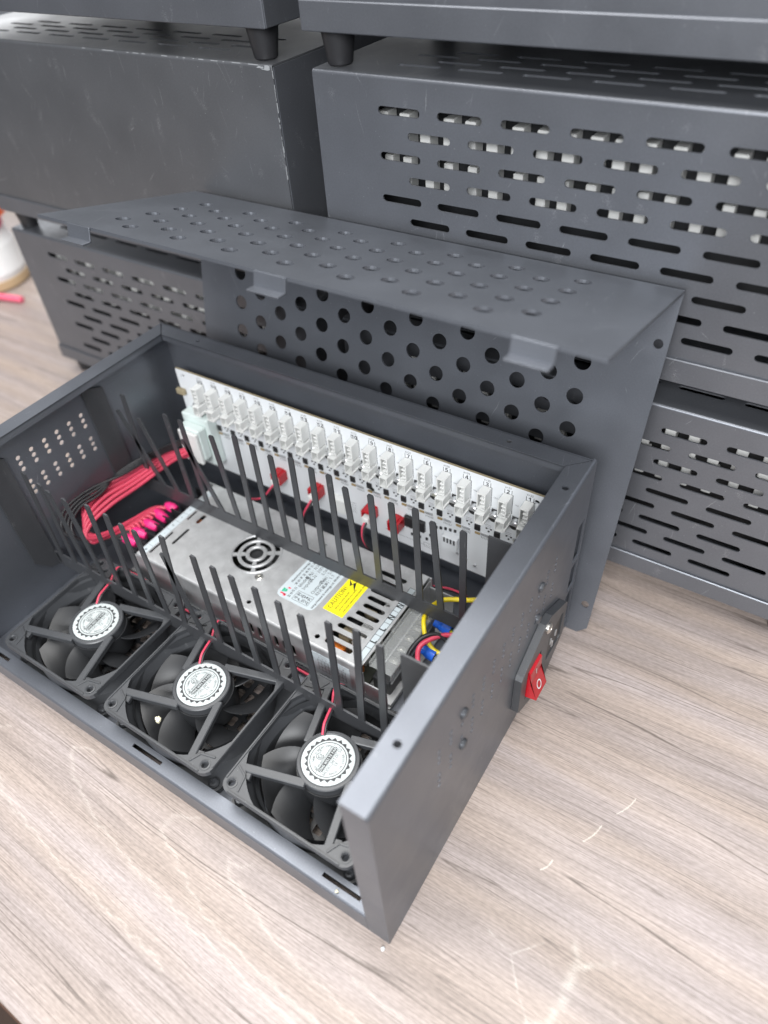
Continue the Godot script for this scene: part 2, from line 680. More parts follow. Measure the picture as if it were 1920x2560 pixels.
func wood_texture() -> ImageTexture:
	var nz := []
	for i in 6:
		var n := FastNoiseLite.new()
		n.seed = 100 + i
		n.noise_type = FastNoiseLite.TYPE_SIMPLEX_SMOOTH
		n.frequency = 1.0
		n.fractal_type = FastNoiseLite.FRACTAL_NONE
		nz.append(n)
	var im := PackedByteArray()
	im.resize(WX * WZ * 3)
	var sx := W_SIZE.x / WX
	var sz := W_SIZE.y / WZ
	var n0: FastNoiseLite = nz[0]
	var n1: FastNoiseLite = nz[1]
	var n2: FastNoiseLite = nz[2]
	var n3: FastNoiseLite = nz[3]
	var n4: FastNoiseLite = nz[4]
	var n5: FastNoiseLite = nz[5]
	for j in WZ:
		var z := W_AT.y + j * sz
		for i in WX:
			var x := W_AT.x + i * sx
			var wz := z + 5.0 * n0.get_noise_2d(x * 0.0028, z * 0.008) + 0.35 * n1.get_noise_2d(x * 0.02, z * 0.05)
			var broad := n2.get_noise_2d(x * 0.0016, wz * 0.035)
			var mid := n3.get_noise_2d(x * 0.0022 + 31.0, wz * 0.15)
			var fine := n4.get_noise_2d(x * 0.010, wz * 0.95)
			var pore := n5.get_noise_2d(x * 0.045, wz * 2.5)
			var fleck := n1.get_noise_2d(x * 0.22, z * 0.75)
			var edge := n0.get_noise_2d(x * 0.0022 + 90.0, wz * 0.06)
			var near := absf(mid) / (0.035 + 0.03 * edge)
			var vein := exp(-near * near) * clampf(0.55 + 1.3 * edge, 0.0, 1.0)
			var mid2 := n3.get_noise_2d(x * 0.0016 + 231.0, wz * 0.09 + 40.0)
			vein += 0.7 * exp(-pow(mid2 / 0.022, 2.0)) * clampf(0.6 - 1.2 * edge, 0.0, 1.0)
			var lit := exp(-pow((mid - 0.11) / 0.07, 2.0)) * 0.5
			var k := 0.70 + 0.13 * broad + 0.12 * fine + 0.17 * pore + 0.10 * fleck - 0.60 * vein + 0.14 * lit
			k -= 0.45 * maxf(0.0, -fine - 0.52) + 0.2 * maxf(0.0, -edge - 0.3)
			k = clampf(k, 0.0, 1.0)
			var tone := n2.get_noise_2d(x * 0.004, wz * 0.045 + 77.0)
			var q := (j * WX + i) * 3
			im[q] = int(255.0 * lerpf(0.375, 0.685 + 0.012 * tone, k))
			im[q + 1] = int(255.0 * lerpf(0.337, 0.634, k))
			im[q + 2] = int(255.0 * lerpf(0.315, 0.609 - 0.022 * tone, k))
	var r := RandomNumberGenerator.new()
	r.seed = 77
	var dab := func(p: Vector2, c: Vector3, a: float):
		var i := int((p.x - W_AT.x) / sx)
		var j := int((p.y - W_AT.y) / sz)
		if i < 0 or j < 0 or i >= WX or j >= WZ:
			return
		var q := (j * WX + i) * 3
		im[q] = int(lerpf(im[q], c.x * 255.0, a))
		im[q + 1] = int(lerpf(im[q + 1], c.y * 255.0, a))
		im[q + 2] = int(lerpf(im[q + 2], c.z * 255.0, a))
	# pale growth-ring lines of the printed flame figure
	var pale := Vector3(0.76, 0.73, 0.70)
	var figure := [
		[Vector2(121, 5), Vector2(106, 9), Vector2(110, 15), Vector2(118, 21), Vector2(129, 26), Vector2(150, 33), Vector2(180, 39), Vector2(234, 45), Vector2(330, 52)],
		[Vector2(204, 3), Vector2(190, 8), Vector2(189, 18), Vector2(200, 23), Vector2(213, 28), Vector2(230, 35), Vector2(249, 40), Vector2(291, 43), Vector2(390, 49)],
		[Vector2(246, 7), Vector2(233, 12), Vector2(240, 17), Vector2(256, 22), Vector2(271, 26.5), Vector2(300, 31), Vector2(360, 36), Vector2(450, 40)],
		[Vector2(60, 22), Vector2(47, 27), Vector2(62, 40), Vector2(95, 52), Vector2(150, 60), Vector2(240, 66)],
		[Vector2(320, 20), Vector2(350, 24), Vector2(372, 32), Vector2(420, 38), Vector2(520, 42)],
		[Vector2(300, 60), Vector2(283, 66), Vector2(300, 76), Vector2(350, 84), Vector2(450, 90)],
	]
	for f in figure:
		for s in f.size() - 1:
			var a: Vector2 = f[s]
			var b: Vector2 = f[s + 1]
			var len := a.distance_to(b)
			for k in int(len * 120):
				var p := a.lerp(b, r.randf())
				var sway := 1.6 * n1.get_noise_2d(p.x * 0.09, 3.0) + 0.7 * n1.get_noise_2d(p.x * 0.3, 9.0)
				var side := absf(r.randfn()) * (0.5 if r.randf() < 0.4 else 3.2)
				dab.call(p + Vector2(r.randfn() * 1.2, sway + side), pale, 0.12 * exp(-side * 0.35))
	# dried glue smear and hair scratches
	var smear := [[Vector2(404, -49), Vector2(409, -38), 2.2], [Vector2(409, -38), Vector2(424, -50), 1.6], [Vector2(409, -38), Vector2(409, -25), 4.2], [Vector2(409, -25), Vector2(404, -8), 3.0], [Vector2(404, -8), Vector2(396, -4), 2.0], [Vector2(380, -27), Vector2(390, -14), 0.5], [Vector2(390, -14), Vector2(404, 0), 0.5], [Vector2(380, -27), Vector2(366, -31), 0.5], [Vector2(380, -27), Vector2(392, -40), 0.5]]
	for f in smear:
		var a: Vector2 = f[0]
		var b: Vector2 = f[1]
		var w: float = f[2]
		for k in int(a.distance_to(b) * w * 120):
			var p := a.lerp(b, r.randf()) + Vector2(r.randfn(), r.randfn()) * w * 0.62
			dab.call(p, Vector3(0.80, 0.785, 0.755), 0.05 + 0.05 * n1.get_noise_2d(p.x * 0.12, p.y * 0.12))
	for f in [[Vector2(406.4, -132), Vector2(400.2, -118), 0.9], [Vector2(395.5, -108), Vector2(390.1, -95), 0.9], [Vector2(380.1, -78), Vector2(376.6, -70), 0.7]]:
		var a: Vector2 = f[0]
		var b: Vector2 = f[1]
		for k in 400:
			var t := r.randf()
			var p := a.lerp(b, t) + Vector2(0.9, 0.2) * sin(PI * t) + Vector2(r.randfn(), r.randfn()) * 0.16
			dab.call(p, Vector3(0.84, 0.82, 0.78), 0.28 * float(f[2]))
	return ImageTexture.create_from_image(Image.create_from_data(WX, WZ, false, Image.FORMAT_RGB8, im))


func build_table() -> void:
	off = Vector3.ZERO
	var t := Node3D.new()
	t.name = "table"
	add_child(t)
	t.set_meta("kind", "structure")
	var st := mb()
	var x0 := -1100.0
	var x1 := 1100.0
	var z0 := -1000.0
	var z1 := 118.5
	for p in [[x0, z0], [x1, z0], [x1, z1], [x0, z0], [x1, z1], [x0, z1]]:
		st.set_normal(Vector3.UP)
		st.set_uv(Vector2((p[0] - W_AT.x) / W_SIZE.x, (p[1] - W_AT.y) / W_SIZE.y))
		st.add_vertex(Vector3(p[0], 0, p[1]) * S)
	part("table_top", st, M.wood, t)
	st = mb()
	bx(st, Vector3(x0, -25, z1 - 1.5), Vector3(x1, -0.3, z1 + 1.0), 0.6)
	bx(st, Vector3(x0, -25, z0), Vector3(x1, -1.0, z1 - 2.0))
	part("table_edge", st, M.brown, t)
	st = mb()
	quad(st, Vector3(-4000, -740, -4000), Vector3(4000, -740, -4000), Vector3(4000, -740, 4000), Vector3(-4000, -740, 4000), Vector3.UP)
	var fl := part("floor", st, plain(0.06, 0.035, 0.025, 0.6), self)
	fl.set_meta("kind", "structure")


# ------------------------------------------------------------------ the stacked cases behind
# a case of 341 x 133.5 x 240 on four feet; origin: front left corner of its footprint, on the ground
func make_case(label: String, slots_front: bool, group: String) -> Node3D:
	var o := thing("ventilated_case", label, "metal case", Vector3.ZERO, group)
	var W := 341.0
	var D := 240.0
	var y0 := 17.0
	var y1 := 150.5
	var lip := 14.0
	var r := 1.8
	# base tray: a lip round the foot of the case
	var st := mb()
	bx(st, Vector3(0, y0, 0), Vector3(W, y0 + lip, -1.2), 0.5)
	bx(st, Vector3(0, y0, -D), Vector3(W, y0 + lip, -D + 1.2), 0.5)
	bx(st, Vector3(0, y0, -1.25), Vector3(1.2, y0 + lip, -D + 1.25), 0.5)
	bx(st, Vector3(W - 1.2, y0, -1.25), Vector3(W, y0 + lip, -D + 1.25), 0.5)
	bx(st, Vector3(1.25, y0, -1.25), Vector3(W - 1.25, y0 + 1.2, -D + 1.25))
	part("base_tray", st, M.worn, o)
	# cover: front, top, back in one bent sheet, with two side walls
	st = mb()
	var holes := [rect(2, y0 + 2, W - 2, y1 - r)]
	if slots_front:
		for k in 10:
			var y := 134.0 - 11.55 * k
			if y < y0 + lip + 4:
				break
			for i in 8:
				var x := (57.0 if k % 2 == 0 else 75.2) + 36.3 * i
				if x < W - 40:
					holes.append(slot(Vector2(x, y), 26.0, 4.2))
	plate(st, holes, upright(Vector3(0, 0, -1.6)), 1.0)
	bend(st, Vector3(2, y1 - r, -1.6 - r), Vector3(W - 2, y1 - r, -1.6 - r), Vector3(0, 0, 1), Vector3.UP, r)
	holes = [rect(2, 1.6 + r, W - 2, D - 3)]
	for k in 4:
		for i in 8:
			var x := (57.0 if k % 2 == 0 else 75.2) + 36.3 * i
			if x < W - 40:
				holes.append(slot(Vector2(x, 24.0 + 11.0 * k), 26.0, 4.0))
	plate(st, holes, lying(Vector3(0, y1, 0)), 1.0)
	plate(st, [rect(2, y0 + 2, W - 2, y1 - 1.1)], upright(Vector3(0, 0, -D + 3.2)), 1.0)
	part("cover", st, M.worn if slots_front else M.battered, o)
	st = mb()
	plate(st, [rect(2.7, y0 + 2, D - 3.4, y1 - 1.2)], sideways(Vector3(W - 1.4, 0, 0)), 1.0)
	part("side_wall", st, M.worn, o)
	st = mb()
	plate(st, [rect(2.7, y0 + 2, D - 3.4, y1 - 1.2)], sideways(Vector3(2.4, 0, 0)), 1.0)
	part("side_wall", st, M.worn, o)
	# feet
	st = mb()
	lathe(st, Vector3.ZERO, Vector3.UP, [Vector2(0, 0), Vector2(6.3, 0), Vector2(7.0, 0.8), Vector2(9.6, 16.5), Vector2(9.6, 16.95), Vector2(0, 16.95)], 24)
	var foot := st.commit()
	for x in [14.0, W - 14.0]:
		for z in [-14.0, -D + 14.0]:
			shared("rubber_foot", foot, M.rubber, o, Vector3(x, 0, z))
	if not slots_front:
		st = mb()
		var r2 := RandomNumberGenerator.new()
		r2.seed = 4
		for k in 46:
			var t := r2.randf()
			var l := 0.6 + 5.0 * r2.randf() * r2.randf()
			var w := 0.25 + 0.45 * r2.randf()
			if k < 26:      # along the upright right edge
				var y := lerpf(y0 + 20, y1 - 3, t)
				bx(st, Vector3(W - 2.05, y, -1.75), Vector3(W - 2.0 + 0.02 * k, y + l * 1.6, -1.75 + w), 0.0)
			else:           # along the top front fold
				var x := lerpf(90, W - 6, sqrt(t))
				bx(st, Vector3(x, y1 - 1.1 - w, -2.2), Vector3(x + l * 1.4, y1 - 0.35, -1.62 - 0.3), 0.0)
		for k in 24:
			var c := Vector3(W - 5.0 - 9.0 * r2.randf() * r2.randf(), y1 - 0.9 - 1.6 * r2.randf(), -1.62)
			box(st, c, Vector3(0.5 + r2.randf(), 0.2 + 0.4 * r2.randf(), 0.12))
		part("chipped_paint", st, M.chipped, o, true)
	if slots_front:
		# what shows through the slots: a board with two rows of white plugs
		st = mb()
		bx(st, Vector3(20, 46, -24.0), Vector3(W - 20, 132, -22.5))
		part("inner_board", st, M.black, o)
		st = mb()
		box(st, Vector3.ZERO, Vector3(3.2, 8.6, 5.0), 0.5)
		var plug := st.commit()
		st = mb()
		box(st, Vector3.ZERO, Vector3(2.8, 9.0, 4.0), 0.5)
		var plug2 := st.commit()
		for i in 20:
			shared("inner_plug", plug, M.nylon, o, Vector3(40.0 + 13.56 * i + rng.randf_range(-0.9, 0.9), 121.5, -17.4))
			shared("inner_plug", plug2, M.nylon, o, Vector3(40.5 + 13.56 * i + rng.randf_range(-1.2, 1.2), 98, -18.4))
	return o


func build_cases() -> void:
	var zf := -277.0
	var g := "black metal cases stacked on the table"
	var a := make_case("slotted black metal case at the foot of the right stack, beside the raised lid", true, g)
	a.position = Vector3(121.5, 0, zf) * S
	var b: Node3D = dup(a, "slotted black metal case resting on another case, behind the raised lid's right end")
	b.position = Vector3(119.5, 150.5, zf) * S
	b = dup(a, "slotted black metal case of the right stack cut off by the photo's top edge")
	b.position = Vector3(118.5, 301.5, zf) * S
	b = dup(a, "blurred slotted black case at the foot of the left stack, behind the open case")
	b.position = Vector3(-246, 0, zf) * S
	var c := make_case("plain black metal case with scratched unslotted front, upper one beside the wide gap", false, g)
	c.position = Vector3(-246, 150.2, zf) * S
	b = dup(c, "plain black metal case of the left stack cut off by the photo's top edge")
	b.position = Vector3(-247.5, 301.0, zf) * S


func dup(o: Node3D, label: String) -> Node3D:
	var c: Node3D = o.duplicate()
	c.name = numbered(str(o.name))
	add_child(c)
	c.set_meta("label", label)
	return c


# ------------------------------------------------------------------ the lid, stood on its edge behind the open case
func build_lid() -> void:
	var o := thing("perforated_lid", "black L shaped metal lid with rows of round holes, leaning behind the open case", "case lid", Vector3(178, 0, -222))
	var up := Vector3(0, cos(LID_LEAN), -sin(LID_LEAN))
	var n := Vector3(0, sin(LID_LEAN), cos(LID_LEAN))
	var L := 228.0
	var r := 1.6
	var f := Transform3D(Basis(Vector3(1, 0, 0), up, n), Vector3(0, 0, -222))
	var st := mb()
	var edge := PackedVector2Array([Vector2(14, 6), Vector2(20, 0), Vector2(336, 0), Vector2(342, 6), Vector2(342, L - r), Vector2(14, L - r)])
	var holes := [edge]
	for k in 15:
		for j in 12:
			var t := 201.0 - 20.75 * j - (10.4 if k % 2 == 1 else 0.0)
			if t > 34:
				holes.append(circle(Vector2(51.0 + 17.8 * k, t), 4.95, 18))
	holes.append(circle(Vector2(336.7, 199.3), 2.6, 12))
	holes.append(circle(Vector2(336.7, 24.0), 2.6, 12))
	plate(st, holes, f, 1.0)
	var c := Vector3(0, 0, -222) + up * (L - r) - n * r
	# the fold runs to the inside: outer corner at the back, seen from the front as a crisp line
	part("main_panel", st, M.coat, o)
	st = mb()
	bend(st, Vector3(14, c.y, c.z) + n * (r - 1.0) - n * 0.4, Vector3(342, c.y, c.z) + n * (r - 1.0) - n * 0.4, -n, up, 1.6, 5)
	var g := Transform3D(Basis(Vector3(1, 0, 0), n, up), Vector3(0, 0, -222) + up * (L + 0.0) - n * 1.0)
	g = Transform3D(Basis(Vector3(1, 0, 0), n, -up), Vector3(0, 0, -222) + up * (L - 1.7))
	holes = [rect(14, 0.05, 342, 122.0)]
	for k in 15:
		for j in 4:
			var t := 27.0 + 21.9 * j + (-5.0 * k / 14.0 + 2.0) + (10.6 if k % 2 == 1 else 0.0)
			holes.append(circle(Vector2(52.0 + 17.58 * k, t), 4.4, 18))
	plate(st, holes, g, 1.7)
	part("front_panel", st, M.coat, o)
	for x in [[40.0, 58.0], [172.5, 191.5], [303.5, 322.5]]:
		st = mb()
		var p0: Vector3 = Vector3(0, 0, -222) + up * (L - 0.5) + n * 122.0
		# joggled tongue: down, then forward
		var q: Array = [p0 + n * 0.5, p0 + n * 0.9 - up * 7.0, p0 + n * 6.2 - up * 7.8]
		for s in 2:
			var a: Vector3 = q[s]
			var b: Vector3 = q[s + 1]
			var d := (b - a).normalized()
			var m := Vector3(1, 0, 0).cross(d)
			box(st, Vector3((x[0] + x[1]) / 2, 0, 0) + Vector3(0, (a.y + b.y) / 2, (a.z + b.z) / 2), Vector3((x[1] - x[0]) / 2, a.distance_to(b) / 2 + 0.4, 0.5), 0.2, Basis(Vector3(1, 0, 0), d, m))
		part("tongue", st, M.coat, o)


# ------------------------------------------------------------------ the open case
const CW := 328.0
const CH := 144.5
const CD := 224.0


func build_open_case() -> void:
	var o := thing("open_case", "open black metal equipment case with fans, power supply and white board inside", "metal case", Vector3(164, 0, -112))
	var r := 2.0
	# floor with fan grilles
	var st := mb()
	var holes := [rect(1.2, 8.5, CW - 1.2, CD - 1.2)]
	for fx in [73.0, 166.1, 259.1]:
		holes.append(circle(Vector2(fx, 50.7), 39.0, 40))
	plate(st, holes, lying(Vector3(0, 7.5, 0)), 1.0)
	part("floor_plate", st, M.coat, o)
	st = mb()
	holes = [circle(Vector2.ZERO, 39.0, 40)]
	for j in 9:
		for i in 9:
			var p := Vector2(-34.0 + 8.5 * i, -34.0 + 8.5 * j)
			if p.length() < 35.0:
				holes.append(round_rect(p.x - 2.7, p.y - 3.2, p.x + 2.7, p.y + 3.2, 1.0, 3))
	off = Vector3.ZERO
	plate(st, holes, lying(Vector3.ZERO), 1.0)
	off = Vector3(164, 0, -112)
	var grille := st.commit()
	for fx in [73.0, 166.1, 259.1]:
		shared("fan_grille", grille, M.black, o, Vector3(fx, 7.5, -50.7) - off)
	# folded front lip with three slots for the lid's tongues
	st = mb()
	bx(st, Vector3(12.7, 0, -1.0), Vector3(CW - 12.8, 16.6, 0))
	bend(st, Vector3(12.7, 16.4, -1.6), Vector3(CW - 12.8, 16.4, -1.6), Vector3(0, 0, 1), Vector3.UP, 1.6)
	plate(st, [rect(1.2, 1.6, CW - 1.2, 8.4), rect(12, 4.4, 33, 6.6), rect(149, 4.4, 172, 6.6), rect(286, 4.4, 309, 6.6)], lying(Vector3(0, 18, 0)), 1.0)
	bx(st, Vector3(1.2, 6.4, -8.4), Vector3(CW - 1.2, 17.8, -9.4))
	part("front_lip", st, M.coat, o)
	# left wall
	st = mb()
	holes = [rect(0, 0, CD, CH - r)]
	for k in 7:
		for y in [117.3, 112.8, 108.2, 97.4, 92.9, 88.4]:
			holes.append(circle(Vector2(75.5 + 10.25 * k, y), 1.75, 12))
	plate(st, holes, sideways(Vector3(1.0, 0, 0)), 1.0)
	bend(st, Vector3(r, CH - r, 0), Vector3(r, CH - r, -CD), Vector3.LEFT, Vector3.UP, r)
	plate(st, [PackedVector2Array([Vector2(r, 0), Vector2(13, 0), Vector2(13, CD - 13), Vector2(r, CD - 2.2)])], lying(Vector3(0, CH, 0)), 1.0)
	bx(st, Vector3(12.0, CH - 5, -12), Vector3(13.0, CH - 0.6, -CD + 13.5))
	plate(st, [rect(1.0, 0, 12.5, CH - 1.2)], upright(Vector3(0, 0, 0)), 1.0)
	part("left_wall", st, M.coat, o)
	# back wall
	st = mb()
	plate(st, [rect(1.1, 0, CW - 1.1, CH - r)], upright(Vector3(0, 0, -CD + 1.0)), 1.0)
	bend(st, Vector3(1.1, CH - r, -CD + r), Vector3(CW - 1.1, CH - r, -CD + r), Vector3(0, 0, -1), Vector3.UP, r)
	plate(st, [PackedVector2Array([Vector2(r + 0.8, CD - r), Vector2(13.7, CD - 13), Vector2(CW - 13.7, CD - 13), Vector2(CW - r - 0.8, CD - r)]), circle(Vector2(280, CD - 7.5), 1.5, 10), circle(Vector2(44, CD - 7.5), 1.5, 10)], lying(Vector3(0, CH - 0.15, 0)), 1.0)
	bx(st, Vector3(13.5, CH - 5, -CD + 12.0), Vector3(CW - 13.5, CH - 0.8, -CD + 13.0))
	part("back_wall", st, M.coat, o)
	# right wall with vents, rear windows and the cut-out of the mains inlet
	st = mb()
	holes = [rect(0, 0, CD, CH - r)]
	for k in 13:
		for y in [110.5, 106.0, 101.5, 90.0, 85.0, 79.6]:
			if not (k == 2 and y < 83):
				holes.append(circle(Vector2(50.5 + 10.6 * k, y), 1.35, 12))
	holes.append(rect(211, 13, 221, 43))
	holes.append(rect(211, 47, 221, 69))
	holes.append(rect(211, 73, 221, 104))
	holes.append(rect(140, 23, 195, 54))
	var fr := Transform3D(Basis(Vector3(0, 0, -1), Vector3(0, 1, 0), Vector3(1, 0, 0)), Vector3(CW, 0, 0))
	plate(st, holes, fr, 1.0)
	bend(st, Vector3(CW - r, CH - r, 0), Vector3(CW - r, CH - r, -CD), Vector3.RIGHT, Vector3.UP, r)
	plate(st, [PackedVector2Array([Vector2(CW - r, 0), Vector2(CW - 13, 0), Vector2(CW - 13, CD - 13), Vector2(CW - r, CD - 2.2)]), circle(Vector2(321.6, 30), 1.9, 12), circle(Vector2(321.6, 195), 1.9, 12)], lying(Vector3(0, CH, 0)), 1.0)
	bx(st, Vector3(CW - 13.0, CH - 5, -12), Vector3(CW - 12.0, CH - 0.6, -CD + 13.5))
	# front return with rounded edge
	plate(st, [rect(CW - 12.6, 0, CW - 1.6, CH - 1.4)], upright(Vector3(0, 0, 0)), 1.0)
	bend(st, Vector3(CW - 1.6, 0, -1.6), Vector3(CW - 1.6, CH - 1.6, -1.6), Vector3(0, 0, 1), Vector3.RIGHT, 1.6)
	part("right_wall", st, M.coat, o)
	# comb screws on the outside of the right wall
	st = mb()
	lathe(st, Vector3.ZERO + off, Vector3.RIGHT, [Vector2(3.0, -0.2), Vector2(3.0, 0.6), Vector2(2.5, 1.5), Vector2(1.2, 1.9), Vector2(0, 1.95)], 16)
	var screw := st.commit()
	for p in [Vector2(107.5, -158.2), Vector2(79.5, -159.5), Vector2(109, -73), Vector2(81.5, -73)]:
		shared("screw_head", screw, M.dark_steel, o, Vector3(CW + 0.05, p.x, p.y) - off)
	build_inlet(o)


func build_inlet(o: Node3D) -> void:
	var inlet := Node3D.new()
	inlet.name = "power_inlet"
	o.add_child(inlet)
	# flange with screw ears above and below
	var st := mb()
	var f := Transform3D(Basis(Vector3(0, 0, -1), Vector3(0, 1, 0), Vector3(1, 0, 0)), Vector3(CW + 4.6, 0, 0))
	var shape := PackedVector2Array([Vector2(134, 23), Vector2(136, 20.5), Vector2(158, 8), Vector2(163, 5), Vector2(171, 5), Vector2(176, 8), Vector2(197, 20.5), Vector2(199, 23), Vector2(199, 54), Vector2(197, 56.5), Vector2(176, 69), Vector2(171, 72), Vector2(163, 72), Vector2(158, 69), Vector2(136, 56.5), Vector2(134, 54)])
	plate(st, [shape, round_rect(172, 26, 194, 51, 2.5), rect(142.5, 25, 161, 52)], f, 4.4)
	part("inlet_flange", st, M.frame, inlet)
	st = mb()
	bx(st, Vector3(CW - 14, 24, -195), Vector3(CW + 3.8, 53, -140.5))
	part("inlet_body", st, M.black, inlet)
	st = mb()
	for p in [Vector2(38.5, -178.5), Vector2(38.5, -186), Vector2(32, -182)]:
		bx(st, Vector3(CW + 3.8, p.x - 2.5, p.y - 0.8), Vector3(CW + 4.4, p.x + 2.5, p.y + 0.8))
	part("socket_pin", st, M.silver, inlet)
	# red rocker: its lower end stands out
	st = mb()
	var z0 := -144.2
	var z1 := -159.0
	var a := [Vector2(CW + 4.0, 51), Vector2(CW + 6.0, 50.0), Vector2(CW + 6.6, 39.5), Vector2(CW + 11.0, 27.0), Vector2(CW + 4.0, 25.8)]
	for i in 4:
		var p: Vector2 = a[i]
		var q: Vector2 = a[i + 1]
		var n := Vector3(p.y - q.y, q.x - p.x, 0).normalized()
		quad(st, Vector3(p.x, p.y, z0), Vector3(q.x, q.y, z0), Vector3(q.x, q.y, z1), Vector3(p.x, p.y, z1), n)
	for z in [z0, z1]:
		var n := Vector3(0, 0, 1) if z == z0 else Vector3(0, 0, -1)
		for i in 3:
			var p: Vector2 = a[0]
			var q: Vector2 = a[i + 1]
			var w: Vector2 = a[i + 2]
			tri3(st, Vector3(p.x, p.y, z), Vector3(q.x, q.y, z), Vector3(w.x, w.y, z), n, n, n)
	part("rocker_switch", st, M.red, inlet)
	st = mb()
	var up := (Vector3(CW + 6.6, 39.5, 0) - Vector3(CW + 11.0, 27.0, 0)).normalized()
	var nn := Vector3(up.y, -up.x, 0)
	var c := Vector3(CW + 8.9, 33.0, -151.6) + nn * 0.12
	ring(st, 1.9, 2.6, Transform3D(Basis(Vector3(0, 0, -1), up * 1.3, nn), c), 24)
	up = (Vector3(CW + 6.0, 50, 0) - Vector3(CW + 6.6, 39.5, 0)).normalized()
	nn = Vector3(up.y, -up.x, 0)
	line(st, Vector2(0, -2), Vector2(0, 2), 0.7, Transform3D(Basis(Vector3(0, 0, -1), up, nn), Vector3(CW + 6.3, 44.5, -151.6) + nn * 0.1))
	part("switch_marks", st, M.white, inlet)
	st = mb()
	lathe(st, Vector3.ZERO + off, Vector3.RIGHT, [Vector2(3.4, 0), Vector2(3.4, 0.8), Vector2(2.2, 1.7), Vector2(0.9, 1.8), Vector2(0.8, 1.0), Vector2(0, 1.0)], 18)
	var sc := st.commit()
	for y in [65.5, 11.5]:
		shared("inlet_screw", sc, M.steel, inlet, Vector3(CW + 4.65, y, -167) - off)


